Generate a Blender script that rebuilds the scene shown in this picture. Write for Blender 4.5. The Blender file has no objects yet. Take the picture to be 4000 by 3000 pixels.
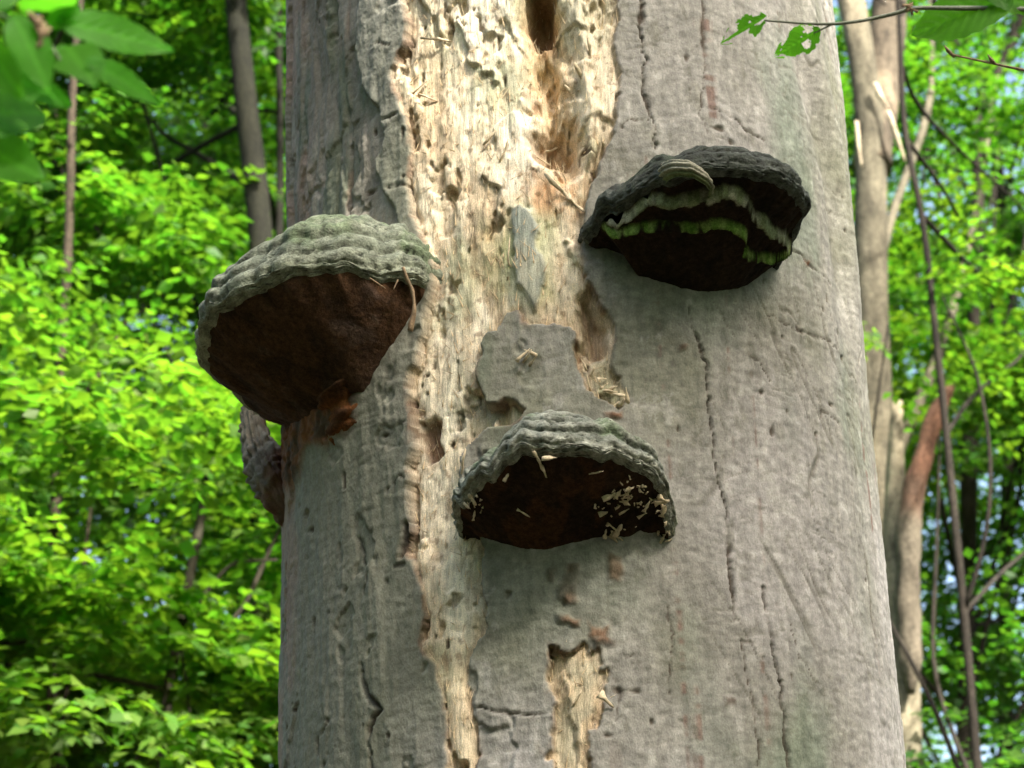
import bpy, math, random
import numpy as np
from mathutils import Vector, Matrix

random.seed(7)
RNG = np.random.default_rng(11)
SC = bpy.context.scene
COL = SC.collection

# ------------------------------------------------------------------ camera
CAM = np.array([0.0, -2.6, 1.55])
PITCH = math.radians(22.0)
LENS = 70.0
TANX = 18.0 / LENS
cam_d = bpy.data.cameras.new('camera')
cam_d.lens = LENS
cam_d.sensor_width = 36.0
cam_d.clip_start = 0.02
cam_d.clip_end = 2000
cam_d.dof.use_dof = True
cam_d.dof.focus_distance = 2.35
cam_d.dof.aperture_fstop = 8.5
cam = bpy.data.objects.new('camera', cam_d)
cam.location = CAM
cam.rotation_euler = (math.pi / 2 + PITCH, 0, 0)
COL.objects.link(cam)
SC.camera = cam

# ------------------------------------------------------------------ sky, sun, exposure
SUN_AZ = math.radians(33.0)      # from straight behind the camera towards its right
SUN_EL = math.radians(46.0)
SUN = np.array([math.sin(SUN_AZ) * math.cos(SUN_EL), -math.cos(SUN_AZ) * math.cos(SUN_EL), math.sin(SUN_EL)])
world = bpy.data.worlds.new('World')
SC.world = world
world.use_nodes = True
wn = world.node_tree.nodes
wl = world.node_tree.links
sky = wn.new('ShaderNodeTexSky')
sky.sky_type = 'NISHITA'
sky.sun_disc = False
sky.dust_density = 4.0
sky.ozone_density = 0.4
sky.sun_elevation = SUN_EL
sky.sun_rotation = math.atan2(SUN[0], SUN[1])
wn['Background'].inputs['Strength'].default_value = 0.13
wl.new(sky.outputs['Color'], wn['Background'].inputs['Color'])
sun_d = bpy.data.lights.new('sun', 'SUN')
sun_d.energy = 4.2
sun_d.angle = math.radians(3.5)
sun_d.color = (1.0, 0.96, 0.89)
sun = bpy.data.objects.new('sun', sun_d)
sun.rotation_euler = Vector(SUN).to_track_quat('Z', 'Y').to_euler()
sun.location = (3, -6, 12)
COL.objects.link(sun)
SC.view_settings.view_transform = 'Standard'
SC.view_settings.look = 'None'
SC.view_settings.exposure = 2.0
SC.view_settings.gamma = 1.0
SC.view_settings.use_curve_mapping = False
SC.render.engine = 'CYCLES'
SC.cycles.use_denoising = True
SC.cycles.max_bounces = 8
SC.cycles.diffuse_bounces = 4
SC.cycles.transmission_bounces = 6
SC.cycles.sample_clamp_indirect = 6.0

# ------------------------------------------------------------------ helpers: pixels of the photograph to points of the place
FWD = np.array([0, math.cos(PITCH), math.sin(PITCH)])
UPV = np.array([0, -math.sin(PITCH), math.cos(PITCH)])
RIG = np.array([1.0, 0, 0])
K = 4000.0 / 2212.0


def ray(dx, dy):
    """direction through a point of the photograph measured on its 2212 px wide view"""
    px, py = dx * K, dy * K
    return FWD + RIG * ((px - 2000) / 2000 * TANX) + UPV * ((1500 - py) / 2000 * TANX)


def at(dx, dy, Y):
    r = ray(dx, dy)
    return CAM + r * ((Y - CAM[1]) / r[1])


def at_dist(dx, dy, d):
    r = ray(dx, dy)
    return CAM + r / np.linalg.norm(r) * d


def project(P):
    """world points (n,3) to 2212-view coordinates"""
    q = P - CAM
    zc = q @ FWD
    x = (q @ RIG) / zc / TANX * 2000 + 2000
    y = 1500 - (q @ UPV) / zc / TANX * 2000
    return x / K, y / K


# ------------------------------------------------------------------ helpers: noise
def _hash(ix, iy, iz):
    h = (ix.astype(np.int64) * 374761393 + iy.astype(np.int64) * 668265263 + iz.astype(np.int64) * 2147483647) & 0xFFFFFFFF
    h = ((h ^ (h >> 13)) * 1274126177) & 0xFFFFFFFF
    h = (h ^ (h >> 16)) & 0xFFFFFFFF
    return h


def vnoise(x, y, z=None):
    """smooth value noise, -1..1"""
    if z is None:
        z = np.zeros_like(x)
    x0, y0, z0 = np.floor(x), np.floor(y), np.floor(z)
    fx, fy, fz = x - x0, y - y0, z - z0
    fx, fy, fz = [f * f * f * (f * (f * 6 - 15) + 10) for f in (fx, fy, fz)]
    x0, y0, z0 = x0.astype(np.int64), y0.astype(np.int64), z0.astype(np.int64)
    flat = not np.any(fz)
    out = 0
    for k in ((0,) if flat else (0, 1)):
        c = []
        for i, j in ((0, 0), (1, 0), (0, 1), (1, 1)):
            c.append(_hash(x0 + i, y0 + j, z0 + k) / 2147483648.0 - 1.0)
        a = c[0] + (c[1] - c[0]) * fx
        b = c[2] + (c[3] - c[2]) * fx
        v = a + (b - a) * fy
        out = out + v * ((1 - fz) if k == 0 else fz)
    return out


def fbm(x, y, o=4, seed=0.0, gain=0.5):
    a, t, n = 1.0, 0, 0
    x = x + seed * 17.31
    y = y + seed * 9.73
    for i in range(o):
        t = t + a * vnoise(x, y)
        n += a
        a *= gain
        x = x * 2.03 + 3.7
        y = y * 2.03 + 1.9
    return t / n


def sstep(a, b, x):
    t = np.clip((x - a) / (b - a), 0, 1)
    return t * t * (3 - 2 * t)


def mixc(a, b, m):
    return a + (np.asarray(b) - a) * m[..., None]


def seg_dist(X, Y, pts):
    d = np.full(X.shape, 1e9)
    for (x0, y0), (x1, y1) in zip(pts[:-1], pts[1:]):
        ex, ey = x1 - x0, y1 - y0
        t = np.clip(((X - x0) * ex + (Y - y0) * ey) / (ex * ex + ey * ey + 1e-12), 0, 1)
        d = np.minimum(d, (X - x0 - t * ex) ** 2 + (Y - y0 - t * ey) ** 2)
    return np.sqrt(d)


def poly_sd(X, Y, pts):
    """positive inside"""
    A = np.array(pts)
    m = (X > A[:, 0].min() - 0.07) & (X < A[:, 0].max() + 0.07) & (Y > A[:, 1].min() - 0.07) & (Y < A[:, 1].max() + 0.07)
    if not m.all():
        out = np.full(X.shape, -0.07)
        if m.any():
            out[m] = poly_sd(X[m], Y[m], pts)
        return out
    P = list(pts) + [pts[0]]
    d = seg_dist(X, Y, P)
    ins = np.zeros(X.shape, bool)
    for (x0, y0), (x1, y1) in zip(P[:-1], P[1:]):
        c = ((y0 > Y) != (y1 > Y)) & (X < (x1 - x0) * (Y - y0) / (y1 - y0 + 1e-12) + x0)
        ins ^= c
    return np.where(ins, d, -d)


# ------------------------------------------------------------------ helpers: objects
def tag(o, label=None, cat=None, group=None, kind=None):
    if label: o['label'] = label
    if cat: o['category'] = cat
    if group: o['group'] = group
    if kind: o['kind'] = kind
    return o


def empty(name, loc=(0, 0, 0)):
    o = bpy.data.objects.new(name, None)
    o.empty_display_size = 0.1
    o.location = loc
    COL.objects.link(o)
    return o


def mesh_obj(name, V, F, mat, parent=None, colors=None, smooth=True):
    """V world coordinates; faces as (n,k) array or list of arrays"""
    V = np.asarray(V, dtype=np.float64)
    loc = np.array(parent.matrix_world_loc) if False else None
    if parent is not None:
        p = parent
        off = np.zeros(3)
        while p is not None:
            off += np.array(p.location)
            p = p.parent
        V = V - off
    me = bpy.data.meshes.new(name)
    Fs = F if isinstance(F, list) else [F]
    Fs = [np.asarray(f, dtype=np.int32) for f in Fs if len(f)]
    nl = sum(f.size for f in Fs)
    nf = sum(len(f) for f in Fs)
    me.vertices.add(len(V))
    me.vertices.foreach_set('co', V.astype(np.float32).ravel())
    me.loops.add(nl)
    me.loops.foreach_set('vertex_index', np.concatenate([f.ravel() for f in Fs]))
    me.polygons.add(nf)
    tot = np.concatenate([np.full(len(f), f.shape[1], np.int32) for f in Fs])
    st = np.concatenate([[0], np.cumsum(tot)[:-1]]).astype(np.int32)
    me.polygons.foreach_set('loop_start', st)
    if smooth:
        me.polygons.foreach_set('use_smooth', np.ones(nf, bool))
    if colors is not None:
        a = me.attributes.new('tint', 'FLOAT_COLOR', 'POINT')
        c = np.ones((len(V), 4), np.float32)
        c[:, :3] = colors
        a.data.foreach_set('color', c.ravel())
    me.update(calc_edges=True)
    me.validate()
    if mat: me.materials.append(mat)
    o = bpy.data.objects.new(name, me)
    COL.objects.link(o)
    if parent is not None: o.parent = parent
    return o


def grid_faces(nr, nc, closed=False):
    r = np.arange(nr - 1)[:, None]
    c = np.arange(nc if closed else nc - 1)[None, :]
    c1 = (c + 1) % nc
    return np.stack(np.broadcast_arrays(r * nc + c, r * nc + c1, (r + 1) * nc + c1, (r + 1) * nc + c), -1).reshape(-1, 4)


def tube(pts, radii, n=8, rough=0.0, seed=0):
    """tapered tube along points -> V, F(list)"""
    P = np.asarray(pts, float)
    R = np.asarray(radii, float)
    T = np.gradient(P, axis=0)
    T /= np.linalg.norm(T, axis=1)[:, None] + 1e-12
    ref = np.array([0.31, 0.95, 0.07]) if abs(T[0][1]) < 0.8 else np.array([1.0, 0.1, 0.2])
    rings = []
    ang = np.linspace(0, 2 * math.pi, n, endpoint=False)
    for i in range(len(P)):
        a = np.cross(T[i], ref)
        a /= np.linalg.norm(a)
        b = np.cross(T[i], a)
        rr = R[i]
        if rough:
            rr = rr * (1 + rough * vnoise(np.cos(ang) * 1.7 + i * 0.37 + seed, np.sin(ang) * 1.7 + seed * 3.1))
        rings.append(P[i] + np.cos(ang)[:, None] * a * (rr[:, None] if rough else rr) + np.sin(ang)[:, None] * b * (rr[:, None] if rough else rr))
    V = np.concatenate(rings + [P[:1], P[-1:]])
    F = grid_faces(len(P), n, True)
    m = len(P) * n
    k = np.arange(n)
    cap0 = np.stack([np.full(n, m), (k + 1) % n, k], -1)
    cap1 = np.stack([np.full(n, m + 1), (len(P) - 1) * n + k, (len(P) - 1) * n + (k + 1) % n], -1)
    return V, [F, np.concatenate([cap0, cap1])]


def smooth_path(pts, n):
    P = np.asarray(pts, float)
    t = np.concatenate([[0], np.cumsum(np.linalg.norm(np.diff(P, axis=0), axis=1))])
    t /= t[-1]
    q = np.linspace(0, 1, n)
    out = np.stack([np.interp(q, t, P[:, k]) for k in range(P.shape[1])], -1)
    for _ in range(3):
        o2 = out.copy()
        o2[1:-1] = out[1:-1] * 0.5 + (out[:-2] + out[2:]) * 0.25
        out = o2
    return out


def join(parts):
    """list of (V, [F...]) to one (V, [F4, F3])"""
    Vs, F4, F3, off = [], [], [], 0
    for V, F in parts:
        Vs.append(V)
        for f in (F if isinstance(F, list) else [F]):
            (F4 if f.shape[1] == 4 else F3).append(f + off)
        off += len(V)
    out = []
    if F4: out.append(np.concatenate(F4))
    if F3: out.append(np.concatenate(F3))
    return np.concatenate(Vs), out


# ------------------------------------------------------------------ materials
def new_mat(name):
    m = bpy.data.materials.new(name)
    m.use_nodes = True
    nt = m.node_tree
    return m, nt, nt.nodes, nt.links, nt.nodes['Principled BSDF']


def tint_mat(name, rough=0.9, vscale=60, vamt=0.35, bumps=((120, 0.5, 0.002),), stretch=(1, 1, 0.25), spec=0.25, solid=None):
    """colour from the piece's own tint, broken up by noise, with fine relief"""
    m, nt, N, L, B = new_mat(name)
    B.inputs['Roughness'].default_value = rough
    B.inputs['Specular IOR Level'].default_value = spec
    tc = N.new('ShaderNodeTexCoord')
    mp = N.new('ShaderNodeMapping')
    mp.inputs['Scale'].default_value = stretch
    L.new(tc.outputs['Object'], mp.inputs['Vector'])
    if solid is None:
        at_ = N.new('ShaderNodeAttribute')
        at_.attribute_name = 'tint'
        csock = at_.outputs['Color']
    else:
        rgb = N.new('ShaderNodeRGB')
        rgb.outputs[0].default_value = (*solid, 1)
        csock = rgb.outputs[0]
    n1 = N.new('ShaderNodeTexNoise')
    n1.inputs['Scale'].default_value = vscale
    n1.inputs['Detail'].default_value = 6
    n1.inputs['Roughness'].default_value = 0.65
    L.new(mp.outputs['Vector'], n1.inputs['Vector'])
    mr = N.new('ShaderNodeMapRange')
    mr.inputs['From Min'].default_value = 0.3
    mr.inputs['From Max'].default_value = 0.7
    mr.inputs['To Min'].default_value = 1 - vamt
    mr.inputs['To Max'].default_value = 1 + vamt
    L.new(n1.outputs['Fac'], mr.inputs['Value'])
    n2 = N.new('ShaderNodeTexNoise')
    n2.inputs['Scale'].default_value = vscale * 4.3
    n2.inputs['Detail'].default_value = 4
    n2.inputs['Roughness'].default_value = 0.7
    L.new(tc.outputs['Object'], n2.inputs['Vector'])
    mr2 = N.new('ShaderNodeMapRange')
    mr2.inputs['From Min'].default_value = 0.3
    mr2.inputs['From Max'].default_value = 0.7
    mr2.inputs['To Min'].default_value = 1 - vamt * 0.9
    mr2.inputs['To Max'].default_value = 1 + vamt * 0.9
    L.new(n2.outputs['Fac'], mr2.inputs['Value'])
    mm = N.new('ShaderNodeMath')
    mm.operation = 'MULTIPLY'
    L.new(mr.outputs['Result'], mm.inputs[0])
    L.new(mr2.outputs['Result'], mm.inputs[1])
    mx = N.new('ShaderNodeVectorMath')
    mx.operation = 'SCALE'
    L.new(csock, mx.inputs[0])
    L.new(mm.outputs['Value'], mx.inputs['Scale'])
    L.new(mx.outputs['Vector'], B.inputs['Base Color'])
    prev = None
    for sc, st, di in bumps:
        nb = N.new('ShaderNodeTexNoise')
        nb.inputs['Scale'].default_value = sc
        nb.inputs['Detail'].default_value = 5
        nb.inputs['Roughness'].default_value = 0.6
        L.new(mp.outputs['Vector'], nb.inputs['Vector'])
        bp = N.new('ShaderNodeBump')
        bp.inputs['Strength'].default_value = st
        bp.inputs['Distance'].default_value = di
        L.new(nb.outputs['Fac'], bp.inputs['Height'])
        if prev: L.new(prev, bp.inputs['Normal'])
        prev = bp.outputs['Normal']
    L.new(prev, B.inputs['Normal'])
    return m


def leaf_mat(name, trans=0.5, gloss=0.28, vein=False, tcol=(2.25, 2.6, 0.75)):
    m, nt, N, L, B = new_mat(name)
    B.inputs['Roughness'].default_value = 0.5
    B.inputs['Specular IOR Level'].default_value = gloss
    a = N.new('ShaderNodeAttribute')
    a.attribute_name = 'tint'
    csock = a.outputs['Color']
    if vein:
        tc = N.new('ShaderNodeTexCoord')
        nz = N.new('ShaderNodeTexNoise')
        nz.inputs['Scale'].default_value = 90
        nz.inputs['Detail'].default_value = 4
        L.new(tc.outputs['Object'], nz.inputs['Vector'])
        mr = N.new('ShaderNodeMapRange')
        mr.inputs['To Min'].default_value = 0.75
        mr.inputs['To Max'].default_value = 1.25
        L.new(nz.outputs['Fac'], mr.inputs['Value'])
        s = N.new('ShaderNodeVectorMath')
        s.operation = 'SCALE'
        L.new(csock, s.inputs[0])
        L.new(mr.outputs['Result'], s.inputs['Scale'])
        csock = s.outputs['Vector']
        bp = N.new('ShaderNodeBump')
        bp.inputs['Strength'].default_value = 0.25
        bp.inputs['Distance'].default_value = 0.001
        L.new(nz.outputs['Fac'], bp.inputs['Height'])
        L.new(bp.outputs['Normal'], B.inputs['Normal'])
    L.new(csock, B.inputs['Base Color'])
    t = N.new('ShaderNodeBsdfTranslucent')
    v = N.new('ShaderNodeVectorMath')
    v.operation = 'MULTIPLY'
    v.inputs[1].default_value = tcol
    L.new(csock, v.inputs[0])
    L.new(v.outputs['Vector'], t.inputs['Color'])
    mx = N.new('ShaderNodeMixShader')
    mx.inputs['Fac'].default_value = trans
    L.new(B.outputs['BSDF'], mx.inputs[1])
    L.new(t.outputs['BSDF'], mx.inputs[2])
    L.new(mx.outputs['Shader'], N['Material Output'].inputs['Surface'])
    return m


M_BARK = tint_mat('beech_bark', 0.92, 110, 0.22, ((45, 0.25, 0.004), (280, 0.7, 0.0018)), (1, 1, 0.6))
M_WOOD = tint_mat('rotten_wood', 0.94, 150, 0.34, ((130, 0.8, 0.004), (420, 0.9, 0.0022)), (1, 1, 0.14))
M_CAP = tint_mat('fungus_crust', 0.92, 90, 0.42, ((70, 0.6, 0.005), (260, 0.8, 0.0026)), (1, 1, 1.3))
M_PORE = tint_mat('fungus_pores', 0.97, 160, 0.5, ((200, 0.7, 0.003),), (1, 1, 1), spec=0.1)
M_ALGA = tint_mat('algae_crust', 0.9, 140, 0.35, ((180, 0.5, 0.002),), (1, 1, 1))
M_CHIP = tint_mat('fresh_chip', 0.85, 150, 0.25, ((200, 0.4, 0.001),), (1, 1, 1), solid=(0.62, 0.5, 0.33))
M_TRUNK = tint_mat('forest_bark', 0.9, 20, 0.6, ((18, 0.5, 0.02), (90, 0.5, 0.006)), (1, 1, 0.35))
M_TWIG = tint_mat('twig_bark', 0.7, 200, 0.3, ((300, 0.3, 0.0006),), (1, 1, 1), solid=(0.19, 0.20, 0.14))
M_DRY = tint_mat('dry_scale', 0.8, 150, 0.35, ((200, 0.4, 0.001),), (1, 1, 1), solid=(0.24, 0.165, 0.095))
M_LEAF = leaf_mat('woodland_leaf')
M_NEAR = leaf_mat('beech_leaf', 0.62, 0.12, True, tcol=(2.2, 2.9, 0.8))

# ------------------------------------------------------------------ ground
def make_ground():
    n = 90
    g = np.linspace(-1, 1, n)
    g = np.sign(g) * np.abs(g) ** 2.2 * 300
    X, Y = np.meshgrid(g, g)
    Z = 0.06 * fbm(X * 0.6, Y * 0.6, 3) + 0.25 * vnoise(X * 0.05, Y * 0.05) - 0.05
    c = np.zeros(X.shape + (3,)) + (0.07, 0.05, 0.03)
    c = mixc(c, (0.05, 0.08, 0.02), sstep(0, 0.4, fbm(X * 0.4, Y * 0.4, 3, 5)))
    m = tint_mat('leaf_litter', 0.95, 9, 0.5, ((14, 0.7, 0.05), (60, 0.6, 0.02)), (1, 1, 1))
    o = mesh_obj('ground', np.stack([X, Y, Z], -1).reshape(-1, 3), grid_faces(n, n), m, colors=c.reshape(-1, 3))
    tag(o, kind='structure')


make_ground()

# ------------------------------------------------------------------ dead beech trunk
EDGE_Y = np.array([0, 300, 600, 900, 1150, 1400, 1659.0])
EDGE_L = np.array([620, 622, 624, 618, 612, 610, 606.0])
EDGE_R = np.array([1785, 1818, 1842, 1868, 1892, 1916, 1946.0])
_zl = np.array([at(l, y, 0.0) for l, y in zip(EDGE_L, EDGE_Y)])
_zr = np.array([at(r, y, 0.0) for r, y in zip(EDGE_R, EDGE_Y)])
_z = _zl[::-1, 2]
_cx = ((_zl[:, 0] + _zr[:, 0]) / 2)[::-1]
_rr = ((_zr[:, 0] - _zl[:, 0]) / 2 * 0.988)[::-1]
_ax = np.polyfit(_z, _cx, 1)
_ar = np.polyfit(_z, _rr, 1)


def axis_x(z):
    z = np.asarray(z, float)
    return np.where((z > _z[0]) & (z < _z[-1]), np.interp(z, _z, _cx), np.polyval(_ax, z) + np.where(z <= _z[0], _cx[0] - np.polyval(_ax, _z[0]), _cx[-1] - np.polyval(_ax, _z[-1])))


def rad(z):
    z = np.asarray(z, float)
    base = np.where((z > _z[0]) & (z < _z[-1]), np.interp(z, _z, _rr), np.polyval(_ar, z) + np.where(z <= _z[0], _rr[0] - np.polyval(_ar, _z[0]), _rr[-1] - np.polyval(_ar, _z[-1])))
    return base + 0.35 * np.exp(-np.clip(z, 0, None) / 0.35)


RS = 0.41   # arc scale: s = theta * RS


def on_trunk(dx, dy):
    """point of the trunk seen there: (s, z)"""
    r = ray(dx, dy)
    z = 2.5
    for _ in range(12):
        R, cx = float(rad(z)), float(axis_x(z))
        ox, oy = CAM[0] - cx, CAM[1]
        a = r[0] ** 2 + r[1] ** 2
        b = 2 * (ox * r[0] + oy * r[1])
        c = ox * ox + oy * oy - R * R
        D = b * b - 4 * a * c
        t = (-b - math.sqrt(max(D, 0))) / (2 * a)
        z = CAM[2] + t * r[2]
    x, y = ox + t * r[0], oy + t * r[1]
    return math.atan2(x, -y) * RS, z


def trunk_frame(dx, dy):
    s, z = on_trunk(dx, dy)
    th = s / RS
    R = float(rad(z))
    o = np.array([math.sin(th), -math.cos(th), 0])
    return np.array([float(axis_x(z)), 0, z]) + o * R, o, np.array([math.cos(th), math.sin(th), 0]), th


def SZ(pts):
    return [on_trunk(x, y) for x, y in pts]


WOOD_MAIN = [(868, -60), (868, 0), (886, 60), (880, 100), (852, 150), (852, 190), (880, 260), (889, 330), (886, 420), (893, 470), (915, 525),
             (940, 570), (935, 640), (918, 700), (905, 760), (896, 850), (903, 930), (895, 1000), (890, 1080), (897, 1150), (886, 1190),
             (908, 1230), (921, 1290), (914, 1390), (940, 1430), (952, 1500), (966, 1560), (966, 1720), (1026, 1720), (1030, 1560),
             (1016, 1480), (1025, 1420), (1056, 1350), (1046, 1290), (1050, 1200), (1030, 1150), (1000, 1090), (1000, 985),
             (1045, 925), (1120, 920), (1140, 890), (1110, 868), (1046, 885), (1030, 820), (1042, 752), (1056, 722), (1084, 716), (1092, 690), (1118, 684), (1138, 704), (1162, 690), (1186, 700), (1200, 688), (1222, 694),
             (1240, 715), (1252, 780), (1262, 830), (1300, 868), (1340, 890), (1356, 862), (1320, 800), (1330, 740), (1316, 690), (1298, 640), (1268, 605), (1258, 530),
             (1262, 440), (1290, 380), (1312, 330), (1328, 250), (1338, 180), (1322, 100), (1338, 50), (1335, -60)]
WOOD_LOW = [(1182, 1402), (1210, 1388), (1250, 1404), (1290, 1430), (1312, 1470), (1297, 1540), (1286, 1600), (1278, 1720), (1188, 1720),
            (1185, 1600), (1202, 1520), (1185, 1450)]
CAVITY = [(1100, 40), (1130, -60), (1215, -60), (1235, 60), (1250, 200), (1270, 320), (1262, 380), (1215, 400), (1150, 330), (1115, 240), (1105, 140)]
CAV_DEEP = [(1128, -60), (1200, -60), (1212, 40), (1190, 84), (1150, 78), (1128, 40)]
CAV_MID = [(1130, 285), (1215, 268), (1240, 330), (1215, 352), (1150, 330)]
SLOT = [(1246, 640), (1282, 612), (1310, 690), (1320, 770), (1290, 790), (1262, 760)]
LEFT_PANEL = [(540, -60), (776, -60), (776, 60), (768, 110), (784, 190), (800, 225), (822, 250), (832, 300), (812, 340), (826, 410), (850, 445), (868, 500), (870, 560), (540, 560)]
NICK = [(905, 905), (925, 900), (955, 915), (950, 950), (960, 985), (920, 1000), (905, 960)]
CRACKS = [
    ([(1386, -40), (1382, 60), (1392, 130), (1382, 190), (1396, 235), (1412, 290), (1408, 330)], 0.0030, 0.010),
    ([(1512, -40), (1508, 60), (1516, 160), (1504, 250), (1520, 300)], 0.0016, 0.005),
    ([(1480, 672), (1490, 715), (1503, 745), (1520, 800), (1526, 880), (1536, 950), (1545, 1030), (1560, 1090), (1568, 1170), (1574, 1240), (1582, 1300), (1586, 1345)], 0.0022, 0.009),
    ([(1645, 1272), (1656, 1350), (1671, 1420), (1686, 1500), (1690, 1570), (1701, 1659)], 0.0024, 0.010),
    ([(1596, 1340), (1612, 1450), (1630, 1560), (1636, 1659)], 0.0014, 0.005),
    ([(1530, 245), (1575, 262), (1600, 288), (1640, 305)], 0.0014, 0.004),
    ([(1690, 540), (1732, 568), (1760, 590), (1786, 612)], 0.0018, 0.005),
    ([(1640, 680), (1690, 705), (1750, 728), (1800, 752)], 0.0012, 0.003),
    ([(1758, 880), (1796, 912), (1822, 960), (1838, 1010)], 0.0016, 0.004),
    ([(1600, 770), (1640, 790), (1652, 830)], 0.0010, 0.003),
    ([(1830, 1040), (1840, 1130), (1862, 1210), (1870, 1300), (1884, 1390)], 0.0018, 0.005),
    ([(1800, 300), (1822, 420), (1838, 560)], 0.0016, 0.004),
    ([(1340, 285), (1355, 262), (1395, 268)], 0.0010, 0.003),
    ([(1310, 1440), (1330, 1470), (1338, 1520), (1330, 1560)], 0.0013, 0.005),
    ([(1290, 1425), (1330, 1432), (1368, 1420)], 0.0012, 0.004),
    ([(780, 1165), (790, 1200), (802, 1240), (798, 1290)], 0.0018, 0.008),
    ([(788, 1435), (792, 1480), (806, 1510), (832, 1532), (812, 1560), (800, 1600), (806, 1659)], 0.0026, 0.012),
    ([(700, 1530), (715, 1560), (700, 1590)], 0.0020, 0.006),
    ([(1030, 1532), (1080, 1540), (1180, 1541)], 0.0016, 0.006),
    ([(845, 1060), (868, 1040), (895, 1035)], 0.0012, 0.005),
    ([(835, 910), (858, 930), (890, 915)], 0.0012, 0.004),
    ([(890, 1140), (884, 1170), (878, 1200)], 0.0040, 0.014),
    ([(812, 262), (845, 262), (862, 250)], 0.0012, 0.005),
    ([(820, 100), (850, 96)], 0.0010, 0.004),
    ([(838, 592 - 180), (880, 402)], 0.0010, 0.004),
    ([(960, 545 - 60), (985, 520), (1010, 505)], 0.0012, 0.004),
    ([(1700, 1340), (1722, 1420), (1760, 1480)], 0.0010, 0.003),
    ([(1440, 1310), (1452, 1400), (1448, 1500)], 0.0009, 0.003),
]


def trunk_fields(TH, Z):
    """displacement, colour, wood mask over the trunk surface"""
    s = TH * RS
    # jagged edges: warp the coordinates
    ws = s + 0.008 * fbm(s * 26, Z * 26, 4, 1, 0.6) + 0.0016 * vnoise(s * 160, Z * 70)
    wz = Z + 0.012 * fbm(s * 30, Z * 18, 4, 2) + 0.002 * vnoise(s * 120, Z * 40 + 7)
    sd_main = poly_sd(ws, wz, SZ(WOOD_MAIN))
    sd_low = poly_sd(ws + 0.012 * fbm(s * 45, Z * 30, 4, 97, 0.6), wz + 0.02 * fbm(s * 60, Z * 24, 4, 98, 0.6), SZ(WOOD_LOW))
    # broken bark on the edges of the wound
    sd = np.maximum(sd_main, sd_low)
    wood = sstep(-0.0012, 0.0016, sd)
    cav = sstep(-0.002, 0.028, poly_sd(ws, wz, SZ(CAVITY)))
    deep = sstep(-0.003, 0.016, poly_sd(ws, wz, SZ(CAV_DEEP)))
    mid = sstep(-0.004, 0.014, poly_sd(ws, wz, SZ(CAV_MID)))
    slot = sstep(-0.003, 0.014, poly_sd(ws, wz, SZ(SLOT)))
    nick = sstep(-0.002, 0.006, poly_sd(ws, wz, SZ(NICK)))
    panel = sstep(-0.001, 0.0015, poly_sd(ws, wz, SZ(LEFT_PANEL)))
    panel_in = sstep(0.0, 0.05, poly_sd(ws, wz, SZ(LEFT_PANEL)))
    # ---- relief of the bark
    d = 0.010 * fbm(s * 2.2, Z * 0.7, 2, 3) + 0.004 * fbm(s * 9, Z * 3, 3, 4)
    streak = fbm(s * 130, Z * 26, 4, 5)
    d = d + 0.0010 * streak + 0.0009 * fbm(s * 60, Z * 140, 3, 6)
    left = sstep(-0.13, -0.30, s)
    d = d + left * 0.0035 * fbm(s * 42, Z * 7, 4, 7)
    groove = np.abs(vnoise(s * 30 + 0.5 * vnoise(s * 9, Z * 5), Z * 2.2))
    d = d - panel_in * 0.006 * sstep(0.35, 0.0, groove) + panel_in * 0.003 * fbm(s * 70, Z * 12, 3, 8)
    d = d - panel * 0.009
    # the fluted right flank
    fold = np.array(SZ([(1700, -40), (1725, 120), (1762, 260), (1790, 400), (1806, 560)]))
    fs = np.interp(Z, fold[::-1, 1], fold[::-1, 0])
    fade = sstep(2.45, 2.75, Z)
    d = d + fade * (0.010 * np.exp(-((s - fs - 0.05) / 0.035) ** 2) - 0.010 * np.exp(-((s - fs) / 0.028) ** 2))
    # swelling where the brackets sit
    for (px, py, h, w) in ((1500, 470, 0.012, 0.14), (1250, 1080, 0.010, 0.13), (760, 760, 0.018, 0.15)):
        a, b = on_trunk(px, py)
        d = d + h * np.exp(-((s - a) ** 2 + (Z - b) ** 2) / w ** 2)
    crack = np.zeros_like(s)
    js = s + 0.006 * fbm(s * 55, Z * 55, 4, 21, 0.65)
    jz = Z + 0.008 * fbm(s * 55, Z * 55, 4, 22, 0.65)
    for pts, w, dep in CRACKS:
        q = SZ(pts)
        q0 = np.array(q)
        bx = (s > q0[:, 0].min() - 0.05) & (s < q0[:, 0].max() + 0.05) & (Z > q0[:, 1].min() - 0.05) & (Z < q0[:, 1].max() + 0.05)
        if not bx.any(): continue
        dd = seg_dist(js[bx], jz[bx], q)
        wv = w * (0.25 + 1.5 * np.clip(fbm(s[bx] * 30, Z[bx] * 22, 3, 23) + 0.05, 0, 1)) + 0.0004
        c = np.exp(-(dd / wv) ** 2) * sstep(-0.75, -0.1, vnoise(s[bx] * 21 + 5, Z[bx] * 19))
        d[bx] -= 0.55 * dep * c * (1 - wood[bx] * 0.7)
        d[bx] += 0.0008 * np.exp(-((dd - 0.006) / 0.005) ** 2) * (1 - wood[bx])
        crack[bx] = np.maximum(crack[bx], c)
    # plates scaling off at small scale
    flake = sstep(0.34, 0.40, fbm(ws * 22, wz * 16, 4, 31)) * sstep(-0.02, -0.09, s) * (1 - wood)
    d = d - 0.0035 * flake
    # ---- relief of the wood
    grain = fbm(s * 95 + 1.2 * vnoise(s * 8, Z * 4), Z * 9, 4, 41)
    lump = fbm(s * 17, Z * 8, 4, 42)
    pit = sstep(0.40, 0.50, fbm(s * 38, Z * 16, 4, 43))
    bigpit = sstep(0.42, 0.52, fbm(s * 20, Z * 7, 4, 44))
    plate = sstep(0.02, 0.05, fbm(ws * 11, wz * 7, 4, 45))
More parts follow.
